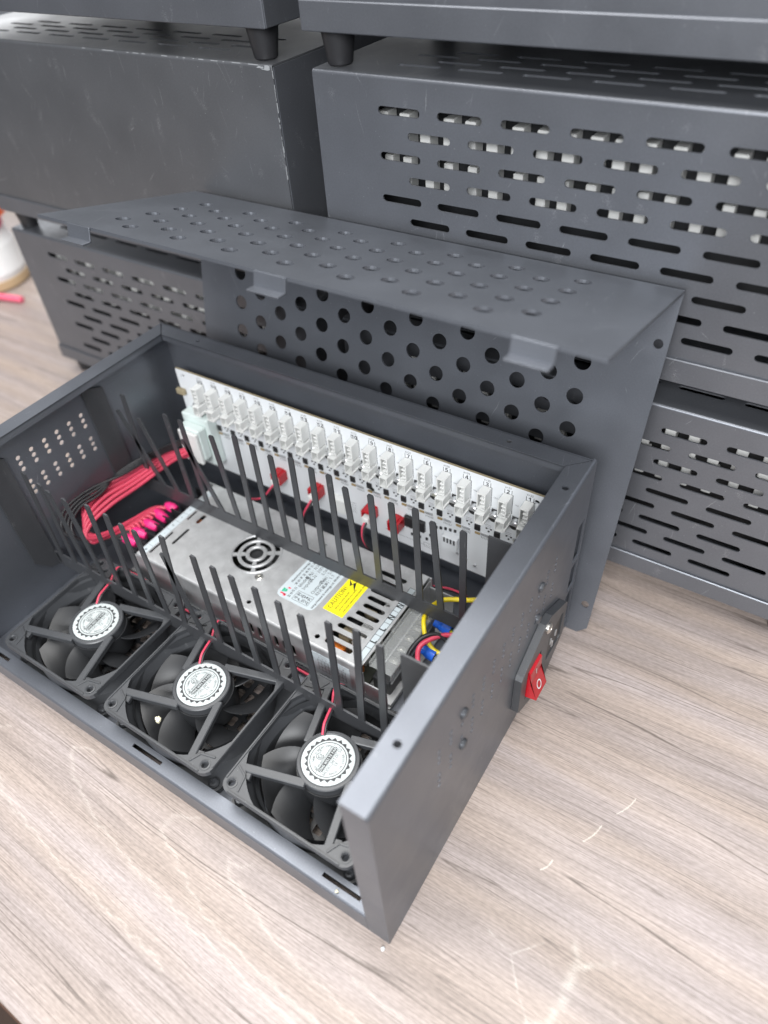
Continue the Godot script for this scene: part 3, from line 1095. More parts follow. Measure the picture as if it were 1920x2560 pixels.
# ------------------------------------------------------------------ the three fans
func build_fans() -> void:
	var g := "three fans along the front of the open case"
	var o := thing("cooling_fan", "black cooling fan against the open case's left wall, partly behind the comb", "fan", Vector3.ZERO, g)
	# frame: upper and lower square flange, corner webs and duct
	var top := func(a: float) -> Vector2:
		var k := minf(44.6, 40.3 / maxf(absf(cos(a)), absf(sin(a))))
		return Vector2(cos(a), sin(a)) * k
	var st := mb()
	var hole := PackedVector2Array()
	for i in 72:
		hole.append(top.call(TAU * i / 72.0))
	var polys := [round_rect(-42, -42, 42, 42, 6), hole]
	for s in [[-1, -1], [1, -1], [1, 1], [-1, 1]]:
		polys.append(circle(Vector2(36.8 * s[0], 36.8 * s[1]), 1.9, 12))
	plate(st, polys, lying(Vector3(0, 26, 0)), 3.4)
	polys = [round_rect(-42, -42, 42, 42, 6), circle(Vector2.ZERO, 39.6, 48)]
	plate(st, polys, lying(Vector3(0, 3.6, 0)), 3.4)
	var f := lying(Vector3.ZERO)
	for i in 72:
		var a0 := TAU * i / 72.0
		var a1 := TAU * (i + 1) / 72.0
		var t0: Vector2 = top.call(a0)
		var t1: Vector2 = top.call(a1)
		var r0 := Vector2(cos(a0), sin(a0))
		var r1 := Vector2(cos(a1), sin(a1))
		var A := f * Vector3(t0.x, t0.y, 22.6)
		var B := f * Vector3(t1.x, t1.y, 22.6)
		var C := f * Vector3(r1.x * 39.4, r1.y * 39.4, 14.0)
		var D := f * Vector3(r0.x * 39.4, r0.y * 39.4, 14.0)
		var n0 := f.basis * Vector3(-r0.x, -r0.y, 0.35).normalized()
		var n1 := f.basis * Vector3(-r1.x, -r1.y, 0.35).normalized()
		quad4(st, A, B, C, D, n0, n1, n1, n0)
		var E := f * Vector3(r1.x * 39.4, r1.y * 39.4, 3.0)
		var F := f * Vector3(r0.x * 39.4, r0.y * 39.4, 3.0)
		var m0 := f.basis * Vector3(-r0.x, -r0.y, 0)
		var m1 := f.basis * Vector3(-r1.x, -r1.y, 0)
		quad4(st, D, C, E, F, m0, m1, m1, m0)
		# outer skin of the duct between the two flanges
		var k := 1.045
		var G := f * Vector3(r0.x * 41.2, r0.y * 41.2, 22.6)
		var H := f * Vector3(r1.x * 41.2, r1.y * 41.2, 22.6)
		var I := f * Vector3(r1.x * 41.2, r1.y * 41.2, 3.4)
		var J := f * Vector3(r0.x * 41.2, r0.y * 41.2, 3.4)
		quad4(st, G, H, I, J, -m0 * k, -m1 * k, -m1 * k, -m0 * k)
	# raised rims on the corners
	for q in 4:
		var b := Basis(Vector3.UP, PI / 2 * q)
		for e in [[Vector2(-41.3, 36), Vector2(-41.3, -36)], [Vector2(-39.6, 27.5), Vector2(-33.0, 30.5)], [Vector2(-33.0, 30.5), Vector2(-30.8, 39.2)]]:
			var a: Vector2 = e[0]
			var c: Vector2 = e[1]
			var d := (c - a)
			box(st, b * Vector3((a.x + c.x) / 2, 26.25, (a.y + c.y) / 2), Vector3(0.55, 0.35, d.length() / 2), 0.15, b * Basis(Vector3.UP, atan2(d.x, d.y)))
		lathe(st, b * Vector3(-36.8, 25.9, 36.8), Vector3.UP, [Vector2(3.1, 0), Vector2(3.1, 0.5), Vector2(2.3, 0.6), Vector2(1.9, 0)], 16)
	part("fan_frame", st, M.frame, o)
	# four struts in a pinwheel round the motor seat
	for q in 4:
		st = mb()
		var b := Basis(Vector3.UP, PI / 2 * q)
		var a := Vector3(-40.2, 0, 27.2)
		var c := Vector3(-3.0, 0, 16.6)
		var d := c - a
		box(st, b * ((a + c) / 2 + Vector3(0, 23.8, 0)), Vector3(2.3, 2.1, d.length() / 2), 0.5, b * Basis(Vector3.UP, atan2(d.x, d.z)))
		box(st, b * (a + Vector3(4.5, 23.2, 1.6)), Vector3(4.6, 1.6, 3.3), 0.4, b * Basis(Vector3.UP, 0.27))
		part("strut", st, M.frame, o)
	st = mb()
	lathe(st, Vector3(0, 0, 0), Vector3.UP, [Vector2(17.4, 20.6), Vector2(17.4, 25.4), Vector2(16.9, 26.0), Vector2(15.4, 26.1), Vector2(15.1, 25.8), Vector2(0, 25.8)], 48)
	part("motor_seat", st, M.frame, o)
	# rotor with seven blades
	st = mb()
	lathe(st, Vector3.ZERO, Vector3.UP, [Vector2(0, 2.2), Vector2(17.2, 2.2), Vector2(18.2, 3.4), Vector2(18.2, 20.0), Vector2(0, 20.0)], 40)
	var rotor := part("rotor", st, M.black, o)
	st = mb()
	var grid := []
	for i in 8:
		var row := []
		for j in 9:
			var r := lerpf(17.8, 38.4, i / 7.0)
			var s := j / 8.0
			var a := lerpf(-0.26, 0.44 + 0.06 * i / 7.0, s) + 0.42 * pow(i / 7.0, 1.3)
			var y := lerpf(19.2, 4.6, s) + 1.5 * sin(PI * s) - 1.0 * i / 7.0 * (1 - s)
			row.append(Vector3(cos(a) * r, y, -sin(a) * r))
		grid.append(row)
	for i in 7:
		for j in 8:
			var A: Vector3 = grid[i][j]
			var B: Vector3 = grid[i + 1][j]
			var C: Vector3 = grid[i + 1][j + 1]
			var D: Vector3 = grid[i][j + 1]
			var n := (C - A).cross(D - B).normalized()
			if n.y < 0:
				n = -n
			var nn := []
			for e in [[i, j], [i + 1, j], [i + 1, j + 1], [i, j + 1]]:
				var p: Vector3 = grid[mini(e[0] + 1, 7)][e[1]] - grid[maxi(e[0] - 1, 0)][e[1]]
				var q: Vector3 = grid[e[0]][mini(e[1] + 1, 8)] - grid[e[0]][maxi(e[1] - 1, 0)]
				var w := p.cross(q).normalized()
				nn.append(w if w.y > 0 else -w)
			quad4(st, A, B, C, D, nn[0], nn[1], nn[2], nn[3])
			var t := Vector3(0, -0.9, 0)
			quad4(st, A + t, B + t, C + t, D + t, -nn[0], -nn[1], -nn[2], -nn[3])
			if i == 6:
				quad(st, B, C, C + t, B + t, Vector3(B.x, 0, B.z).normalized())
			if j == 0:
				quad(st, A, B, B + t, A + t, (A - D).normalized())
			if j == 7:
				quad(st, D, C, C + t, D + t, (D - A).normalized())
	var blade := st.commit()
	for k in 7:
		shared("blade", blade, M.black, rotor, Vector3.ZERO, Basis(Vector3.UP, TAU * k / 7.0))
	# sticker
	st = mb()
	lathe(st, Vector3(0, 26.02, 0), Vector3.UP, [Vector2(14.7, 0), Vector2(14.6, 0.16), Vector2(0, 0.16)], 56)
	var sticker := part("sticker", st, M.sticker, o)
	st = mb()
	var L := along(Vector3(0, 26.24, 0))
	for k in 22:
		var a := TAU * k / 22.0
		var h := TAU / 44.0
		var n := L.basis.z
		var q0 := L * Vector3(cos(a - h) * 11.5, sin(a - h) * 11.5, 0)
		var q1 := L * Vector3(cos(a) * 13.05, sin(a) * 13.05, 0)
		var q2 := L * Vector3(cos(a + h) * 11.5, sin(a + h) * 11.5, 0)
		tri3(st, q0, q1, q2, n, n, n)
	ring(st, 11.05, 11.52, L, 56)
	ring(st, 9.75, 10.15, L, 56)
	line(st, Vector2(-9.4, 1.75), Vector2(9.4, 1.75), 0.16, L)
	line(st, Vector2(-9.4, -1.45), Vector2(9.4, -1.45), 0.16, L)
	for k in 2:
		pass
	# black bar with round ends
	var bar := slot(Vector2(0, 0.15), 16.6, 2.5)
	for i in range(1, bar.size() - 1):
		tri3(st, L * v3(bar[0]), L * v3(bar[i]), L * v3(bar[i + 1]), L.basis.z, L.basis.z, L.basis.z)
	text(st, "MODEL:JWT DC 5V", 2.15, L * Transform3D(Basis.IDENTITY, Vector3(0, -2.9, 0)))
	text(st, "CE", 2.2, L * Transform3D(Basis.IDENTITY, Vector3(0, -5.2, 0)))
	text(st, "DC BRUSHPLESS FAN MOTOR", 1.15, L * Transform3D(Basis.IDENTITY, Vector3(0, 2.5, 0)), "bold")
	arc_text(st, "http://www.szjwfan.com", 1.9, 8.1, deg_to_rad(168), deg_to_rad(28), L, false)
	arc_text(st, "MADE IN CHINA", 1.75, 8.4, deg_to_rad(-137), deg_to_rad(-43), L, true)
	var lg := L * Transform3D(Basis.IDENTITY, Vector3(-0.6, 5.0, 0))
	ring(st, 1.75, 2.05, lg, 24, 0.3, TAU - 0.5)
	ring(st, 0.95, 1.3, lg, 20, PI * 0.9, TAU + 0.2)
	line(st, Vector2(-0.8, -0.5), Vector2(1.0, 0.6), 0.28, lg)
	line(st, Vector2(-1.2, 0.4), Vector2(0.4, 1.1), 0.28, lg)
	text(st, "®", 1.7, L * Transform3D(Basis.IDENTITY, Vector3(2.2, 6.3, 0)))
	part("sticker_print", st, M.ink_grey, sticker)
	st = mb()
	text(st, "JING WEI TE FAN", 2.0, L * Transform3D(Basis.IDENTITY, Vector3(0, 0.12, 0.06)), "bold")
	part("sticker_name", st, M.sticker, sticker)
	# the two leads up the wire channel
	for s in [0, 1]:
		st = mb()
		var e: float = 1.5 * s
		tube(st, spline([Vector3(-11.5 + e, 25.4, -10.5), Vector3(-13.8 + e, 27.2, -15.5), Vector3(-15.5 + e, 27.0, -21), Vector3(-17.5 + e, 26.4, -28), Vector3(-21.5 + e, 27.0, -36), Vector3(-23 + e, 25.8, -41), Vector3(-21.5 + e, 20, -45)], 5), 0.85, 8)
		part("lead", st, M.red_wire if s == 0 else M.black_wire, o)
	# screws through the lower flange
	st = mb()
	lathe(st, Vector3.ZERO, Vector3.UP, [Vector2(3.3, 0), Vector2(3.2, 1.0), Vector2(2.2, 1.9), Vector2(1.3, 2.0), Vector2(1.2, 1.2), Vector2(0, 1.2)], 16)
	var screw := st.commit()
	for x in [-36.8, 36.8]:
		for z in [-36.8, 36.8]:
			shared("screw", screw, M.dark_steel, o, Vector3(x, 3.65, z))
	var names := ["black cooling fan in the middle of three, crumb on its blade", "black cooling fan nearest the case's right wall, with the sharpest white sticker"]
	var xs := [73.0, 166.1, 259.1]
	var turns := [0.35, 0.05, -0.25]
	for i in 3:
		var c: Node3D = o if i == 0 else dup(o, names[i - 1])
		c.position = Vector3(xs[i], 7.9, -50.7) * S
		for ch in c.get_children():
			if str(ch.name) == "rotor":
				ch.rotation.y = turns[i]
			if str(ch.name) == "sticker":
				ch.rotation.y = [0.05, -0.03, 0.015][i]


func arc_text(st: SurfaceTool, s: String, size: float, r: float, a0: float, a1: float, f: Transform3D, inward: bool) -> void:
	for i in s.length():
		if s[i] == " ":
			continue
		var a := lerpf(a0, a1, float(i) / (s.length() - 1))
		var turn := a - PI / 2 if not inward else a + PI / 2
		text(st, s[i], size, f * Transform3D(Basis(Vector3(0, 0, 1), turn), Vector3(cos(a) * r, sin(a) * r, 0)))


# ------------------------------------------------------------------ the power supply
func build_power_supply() -> void:
	var o := thing("power_supply", "flat aluminium power supply with yellow caution sticker in the open case", "power supply", Vector3(154, 7.5, -146))
	var Y := 39.5
	var zf := -104.0
	var zb := -187.0
	# tray
	var st := mb()
	bx(st, Vector3(36, 8.6, zb), Vector3(263, 9.8, zf + 0.3), 0.3)
	var holes := [rect(48, 9.9, 246, Y - 3.2)]
	for x in [150.0, 157.0, 164.0, 178.0, 185.0, 192.0]:
		holes.append(slot(Vector2(0, 0), 11, 3.2))
		var p: PackedVector2Array = holes[-1]
		for i in p.size():
			p[i] = Vector2(x - p[i].y, 21 + p[i].x)
		holes[-1] = p
	plate(st, holes, upright(Vector3(0, 0, zf)), 1.0)
	plate(st, [rect(48, 9.9, 246, Y - 1.2)], upright(Vector3(0, 0, zb + 1.0)), 1.0)
	part("tray", st, M.alu, o)
	# cover with its vents
	st = mb()
	# v grows to the back: v = -z
	holes = [PackedVector2Array([Vector2(56, 105.6), Vector2(244, 105.6), Vector2(244.4, 110), Vector2(244.4, 186), Vector2(56, 186)])]
	var slots_z := [158.8, 152.4, 145.8, 138.8, 132.0, 125.0, 118.0, 111.6]
	var slots_x := [[216.8, 235.4], [218.5, 235.0], [219.5, 235.3], [218.5, 235.6], [216.2, 235.7], [214.2, 235.6], [213.8, 234.8], [214.0, 234.0]]
	for i in 8:
		holes.append(slot(Vector2((slots_x[i][0] + slots_x[i][1]) / 2, slots_z[i]), slots_x[i][1] - slots_x[i][0], 3.6))
	for i in 2:
		holes.append(slot(Vector2(224, 167.5 + 7 * i), 20, 3.6))
	holes.append(circle(Vector2(208.5, 110.8), 1.7, 12))
	holes.append(circle(Vector2(153.9, 110.4), 1.6, 12))
	# fan grille: two rings of curved openings
	var gc := Vector2(130.6, 146.0)
	for rr in [[7.6, 10.6], [13.2, 16.6]]:
		for q in 4:
			var a0: float = PI / 2 * q + 0.55 + (0.16 if rr[0] < 10 else 0.10)
			var a1: float = PI / 2 * (q + 1) + 0.55 - (0.16 if rr[0] < 10 else 0.10)
			var p := PackedVector2Array()
			for k in 9:
				var a := lerpf(a0, a1, k / 8.0)
				p.append(gc + Vector2(cos(a), sin(a)) * rr[1])
			for k in 9:
				var a := lerpf(a1, a0, k / 8.0)
				p.append(gc + Vector2(cos(a), sin(a)) * rr[0])
			holes.append(p)
	holes.append(circle(gc, 4.9, 24))
	# two long slits by the output end
	holes.append(rect(63.2, 109.5, 65.0, 132.5))
	holes.append(rect(63.4, 147.0, 65.2, 157.0))
	holes.append(slot_z(Vector2(72.2, 132.0), 17.0, 2.2))
	holes.append(slot_z(Vector2(73.0, 152.3), 9.5, 3.4))
	plate(st, holes, lying(Vector3(0, Y, 0)), 0.8)
	bend(st, Vector3(56, Y - 1.6, zf - 1.6), Vector3(244, Y - 1.6, zf - 1.6), Vector3(0, 0, 1), Vector3.UP, 1.6)
	bx(st, Vector3(56, Y - 5.5, zf - 0.8), Vector3(244, Y - 1.7, zf + 0.02))
	# rolled rims of the grille
	var rim := lying(Vector3(130.6, Y, -146.0))
	for rr in [6.2, 11.9, 17.4]:
		for i in 40:
			var a0 := TAU * i / 40.0
			var a1 := TAU * (i + 1) / 40.0
			for e in [[-0.9, 0.0, -0.4, 0.5], [-0.4, 0.5, 0.4, 0.5], [0.4, 0.5, 0.9, 0.0]]:
				var A := rim * Vector3(cos(a0) * (rr + e[0]), sin(a0) * (rr + e[0]), e[1])
				var B := rim * Vector3(cos(a1) * (rr + e[0]), sin(a1) * (rr + e[0]), e[1])
				var C := rim * Vector3(cos(a1) * (rr + e[2]), sin(a1) * (rr + e[2]), e[3])
				var D := rim * Vector3(cos(a0) * (rr + e[2]), sin(a0) * (rr + e[2]), e[3])
				var n: Vector3 = Vector3(cos(a0), 0, -sin(a0)) * (e[3] - e[1]) * -1.0 + Vector3.UP * (e[2] - e[0])
				quad(st, A, B, C, D, n.normalized())
	part("cover", st, M.alu, o)
	# insides that show through the vents
	st = mb()
	bx(st, Vector3(50, 10.2, zb + 2), Vector3(243, 12.5, zf - 2))
	part("inner_board", st, M.inner, o)
	st = mb()
	lathe(st, Vector3(130.6, 33.0, -146.0), Vector3.UP, [Vector2(0, 4.2), Vector2(8.0, 4.2), Vector2(8.6, 3.0), Vector2(8.6, 0)], 24)
	for k in 9:
		var a := TAU * k / 9
		box(st, Vector3(130.6 + cos(a) * 13, 33.5, -146 + sin(a) * 13), Vector3(4.6, 0.4, 2.4), 0.0, Basis(Vector3.UP, -a) * Basis(Vector3.RIGHT, 0.5))
	part("inner_fan", st, M.black, o)
	for q in [[214, 108, 226, 116, "orange"], [216, 121, 224, 131, "fibre"], [226, 121, 235, 128, "nylon"], [215, 134, 222, 142, "chip"], [224, 133, 236, 141, "nylon"], [219, 145, 227, 150, "fibre"], [229, 144, 236, 149, "chip"], [217, 152, 226, 161, "chip"], [228, 152, 237, 160, "nylon"], [60, 148, 78, 156, "orange"], [230, 116, 236, 119, "orange"]]:
		st = mb()
		bx(st, Vector3(q[0], 12.5, -q[3]), Vector3(q[1] if q[1] > q[0] else q[2], 35.5, -q[1] if q[1] < q[0] else -q[3] + 8), 0.6) if false else bx(st, Vector3(q[0], 12.5, -float(q[3])), Vector3(q[2], 35.0 - rng.randf() * 4.0, -float(q[1])), 0.6)
		part("component", st, M[q[4]], o)
	# screws on the cover
	st = mb()
	lathe(st, off, Vector3.UP, [Vector2(2.9, 0), Vector2(2.8, 0.7), Vector2(2.0, 1.2), Vector2(1.0, 1.2), Vector2(0.8, 0.6), Vector2(0, 0.6)], 18)
	var sc := st.commit()
	shared("cover_screw", sc, M.steel, o, Vector3(146.2, Y + 0.02, -130.1) - off)
	# label
	st = mb()
	plate(st, [PackedVector2Array([Vector2(164.3, 128), Vector2(165.6, 125.2), Vector2(168, 124.2), Vector2(190.5, 124.0), Vector2(193.4, 125.2), Vector2(194.4, 127.5), Vector2(196, 167), Vector2(166, 167)])], lying(Vector3(0, Y + 0.22, 0)), 0.2)
	var lab := part("rating_label", st, M.paper, o)
	label_print(lab, Y + 0.27)
	# caution sticker
	st = mb()
	plate(st, [PackedVector2Array([Vector2(198.6, 130.2), Vector2(213.9, 129.8), Vector2(214.8, 163.5), Vector2(199.6, 163.5)])], lying(Vector3(0, Y + 0.22, 0)), 0.2)
	var cau := part("caution_sticker", st, M.yellow, o)
	st = mb()
	var L := along(Vector3(0, Y + 0.28, 0))
	# in this frame x runs to the back (-z) and y to the left (-x)
	text(st, "CAUTION!", 4.3, at2(L, 142.0, 202.0), "plain")
	text(st, "HIGH VOLTAGE INSIDE", 1.45, at2(L, 141.2, 206.2), "bold")
	text(st, "DO NOT REMOVE THE COVER", 1.45, at2(L, 143.4, 209.0), "bold")
	text(st, "QUALIFIED SERVICE PERSONNEL ONLY", 1.45, at2(L, 146.6, 211.9), "bold")
	var bolt := [Vector2(158.5, 200.6), Vector2(153.2, 203.6), Vector2(156.0, 204.6), Vector2(151.0, 208.6), Vector2(158.6, 205.6), Vector2(155.6, 204.0)]
	var z := Vector3.UP
	for t in [[0, 1, 5], [1, 2, 5], [2, 3, 4], [2, 4, 5]]:
		var p := []
		for k in t:
			p.append(Vector3(bolt[k].y, Y + 0.28, -bolt[k].x))
		tri3(st, p[0], p[1], p[2], z, z, z)
	part("caution_print", st, M.ink, cau)
	# terminal legends at the mains end
	st = mb()
	plate(st, [rect(238.3, 108.5, 243.0, 172.0)], lying(Vector3(0, Y + 0.2, 0)), 0.18)
	var leg := part("terminal_legend", st, M.paper, o)
	st = mb()
	for i in 6:
		outline(st, 108.8 + 10.5 * i, -242.8, 108.8 + 10.5 * (i + 1), -238.5, 0.28, L)
	for i in 4:
		text(st, "LLNN"[i], 5.6, at2(L, 124.6 + 10.4 * i, 240.6), "bold")
	part("legend_print", st, M.ink, leg)
	# legend strip at the output end
	st = mb()
	plate(st, [rect(56.8, 106.5, 62.2, 180)], lying(Vector3(0, Y + 0.2, 0)), 0.18)
	leg = part("output_legend", st, M.paper, o)
	st = mb()
	for i in 8:
		text(st, "G--V++V+"[i], 2.6, at2(L, 110.5 + 9.0 * i, 59.5), "bold")
		line(st, Vector2(115 + 9.0 * i, -57.0), Vector2(115 + 9.0 * i, -62.0), 0.15, L)
	part("legend_print", st, M.ink_grey, leg)
	# mains terminals under a clear cover
	st = mb()
	bx(st, Vector3(246.5, 10, -168), Vector3(259, 24, -112), 0.8)
	for i in 6:
		bx(st, Vector3(246.5, 24, -168 + 9.3 * i - 0.7), Vector3(259, 31, -168 + 9.3 * i + 0.7), 0.2)
	part("terminal_block", st, M.black, o)
	st = mb()
	lathe(st, off, Vector3.UP, [Vector2(3.4, 0), Vector2(3.2, 1.4), Vector2(1.2, 1.6), Vector2(1.0, 0.9), Vector2(0, 0.9)], 14)
	sc = st.commit()
	for i in 5:
		shared("terminal_screw", sc, M.steel, o, Vector3(253, 24.5, -163.4 + 9.3 * i) - off)
	st = mb()
	var cv := Transform3D(Basis(Vector3(0, 0, -1), Vector3(1, 0, 0), Vector3(0, -1, 0)).orthonormalized(), Vector3.ZERO)
	bx(st, Vector3(246.0, 33.6, -170), Vector3(260.5, 34.4, -112), 0.2)
	bx(st, Vector3(245.2, 33.0, -170), Vector3(246.6, 37.6, -112), 0.2)
	bx(st, Vector3(260.0, 25.0, -170), Vector3(260.8, 33.5, -112), 0.2)
	bx(st, Vector3(252.5, 34.45, -170), Vector3(253.3, 35.4, -112), 0.1)
	part("terminal_cover", st, M.clear, o)
	st = mb()
	bx(st, Vector3(244.6, 12, -186), Vector3(245.2, 36, -171), 0.2)
	bx(st, Vector3(245.1, 12, -186.5), Vector3(262.5, 30, -185.5), 0.3)
	part("end_bracket", st, M.alu, o)
	st = mb()
	bx(st, Vector3(256, 9.9, -124), Vector3(263, 12, -106), 0.4)
	part("mounting_ear", st, M.alu, o)
	st = mb()
	bx(st, Vector3(246.2, 10, zf - 1.0), Vector3(262, 27, zf - 0.1), 0.3)
	part("end_plate", st, M.alu, o)
	# output terminals
	st = mb()
	bx(st, Vector3(38, 9.9, -182), Vector3(55.4, 24, -108), 0.8)
	for i in 9:
		bx(st, Vector3(38, 24, -181 + 9.0 * i - 0.6), Vector3(55.4, 33, -181 + 9.0 * i + 0.6), 0.2)
	part("output_terminals", st, M.black, o)
	# sticker with a table on the near side
	st = mb()
	plate(st, [rect(203, 12, 236, 33)], upright(Vector3(0, 0, zf + 0.2)), 0.15)
	var side := part("side_sticker", st, M.paper, o)
	st = mb()
	var U := upright(Vector3(0, 0, zf + 0.26))
	for i in 9:
		line(st, Vector2(212 + 2.6 * i, 16), Vector2(212 + 2.6 * i, 27), 0.25, U)
	for i in 4:
		line(st, Vector2(212, 16 + 3.6 * i), Vector2(232.8, 16 + 3.6 * i), 0.25, U)
	for i in 8:
		text(st, "%d" % (i + 1), 2.0, U * Transform3D(Basis.IDENTITY, Vector3(213.3 + 2.6 * i, 29, 0)))
	text(st, "QA", 2.4, U * Transform3D(Basis.IDENTITY, Vector3(207.5, 26, 0)))
	part("side_print", st, M.ink_grey, side)


func slot_z(c: Vector2, length: float, width: float) -> PackedVector2Array:
	var p := slot(Vector2.ZERO, length, width)
	for i in p.size():
		p[i] = c + Vector2(-p[i].y, p[i].x)
	return p


# a spot in the «along» frame given by its distance to the back (zb = -z) and its x
func at2(L: Transform3D, zb: float, x: float) -> Transform3D:
	return L * Transform3D(Basis.IDENTITY, Vector3(zb, -x, 0))


func label_print(lab: Node3D, y: float) -> void:
	var st := mb()
	var L := along(Vector3(0, y, 0))
	var left := HORIZONTAL_ALIGNMENT_LEFT
	text(st, "Shenzhen G-energy Technology Co.,Ltd", 2.1, at2(L, 137.5, 168.2), "bold", left)
	text(st, "Model(", 3.1, at2(L, 136.5, 175.0), "plain", left)
	text(st, ") : N300V5", 3.1, at2(L, 150.4, 175.0), "plain", left)
	text(st, "Input(", 3.1, at2(L, 136.0, 178.4), "plain", left)
	text(st, ") : 200-240V~", 3.1, at2(L, 149.2, 178.4), "plain", left)
	text(st, "3.5AMAX", 3.0, at2(L, 152.0, 182.2), "plain", left)
	text(st, "Output(", 3.1, at2(L, 136.0, 185.6), "plain", left)
	text(st, ") : 5.0V 60A", 3.1, at2(L, 151.6, 185.6), "plain", left)
	text(st, "REV(", 3.1, at2(L, 136.2, 188.9), "plain", left)
	text(st, ") : 1.1", 3.1, at2(L, 148.6, 188.9), "plain", left)
	text(st, "Http://www.G-energy.cn", 2.1, at2(L, 126.0, 192.6), "bold", left)
	text(st, "Made In China", 2.1, at2(L, 151.5, 192.4), "bold", left)
	var han := {
		"xing": "0828 0626 1800 2806 4849 4845 6963 0444 0363 2333 1130 5131 0090", "hao": "1848 4845 4515 1815 0494 2441 4181 8160 6050",
		"shu": "0749 2992 0424 2420 5989 4878 4675 4541 7571 8581", "ru": "5964 6441 4110 6472 7290", "chu": "1714 1474 7477 4940 0501 0181 8185",
		"ban": "1912 1200 1525 2520 4888 4840 8862 6240 5580", "ben": "0686 4940 4600 4682 2262", "zhuan": "1878 0585 5943 4373 7340",
		"li": "0848 2920 0545 2501 2543 6863 8981 8161", "chan": "4947 1777 2756 0555 0555 0500", "pin": "2868 2824 2464 6468 0333 0300 3303 0030 5383 5350 8380 5080",
		"fang": "1905 1610 4947 2787 5420 5783 8370", "mao": "1878 2767 1672 1672 2171 2070 2272", "bi": "5957 0200 2531 3170 7082 8560 8900",
		"jiu": "0787 2513 6685 0474 3521 2100 7471 7190", "shen": "0727 1605 1100 3888 4633 6685 3484 6450 6430 6490", "zhen": "0624 1901 0121 3630 5850 8780", "shi": "4947 0787 1671 1611 6651 4720",
		"ju": "0808 1878 1810 1070 1676 7672 7212", "neng": "1826 0646 1544 1110 4441 1343 5985 6784 5564 5084 8081", "wei": "1905 1610 2878 2575 7571 5950", "ye": "3911 6971 1723 8763 0090",
	}
	var row := func(names: Array, zb: float, x: float, step: float, size: float):
		for i in names.size():
			strokes(st, han[names[i]], size, at2(L, zb + step * i, x), 0.11)
	row.call(["shen", "zhen", "shi", "ju", "neng", "wei", "ye", "ban", "chu", "li", "pin"], 138.0, 171.4, 2.9, 1.9)
	row.call(["xing", "hao"], 146.2, 175.0, 2.9, 2.6)
	row.call(["shu", "ru"], 145.2, 178.4, 2.9, 2.6)
	row.call(["shu", "chu"], 147.2, 185.6, 2.9, 2.6)
	row.call(["ban", "ben"], 144.4, 188.9, 2.9, 2.6)
	row.call(["ju", "neng", "wei", "ye"], 127.4, 173.6, 2.4, 1.8)
	row.call(["zhuan", "li"], 128.6, 178.6, 3.2, 2.4)
	row.call(["chan", "pin"], 128.4, 181.4, 3.2, 2.4)
	row.call(["fang", "mao"], 128.6, 184.2, 3.2, 2.4)
	row.call(["bi", "jiu"], 128.2, 187.0, 3.2, 2.4)
	outline(st, 126.2, -189.0, 134.0, -176.6, 0.2, L)
	part("label_print", st, M.ink, lab)
	st = mb()
	for p in [[128.0, 166.6, 131.6, 168.4], [128.6, 168.5, 131.4, 170.0]]:
		quad(st, Vector3(p[1], y, -p[0]), Vector3(p[1], y, -p[2]), Vector3(p[3], y, -p[2] + 0.5), Vector3(p[3], y, -p[0] - 0.5), Vector3.UP)
	part("logo_green", st, M.green_ink, lab)
	st = mb()
	for p in [[126.6, 166.8, 127.6, 170.8], [125.6, 169.6, 127.4, 171.4], [132.2, 169.0, 133.2, 171.0]]:
		quad(st, Vector3(p[1], y, -p[0]), Vector3(p[1], y, -p[2]), Vector3(p[3], y, -p[2]), Vector3(p[3], y, -p[0]), Vector3.UP)
	part("logo_red", st, M.red_ink, lab)


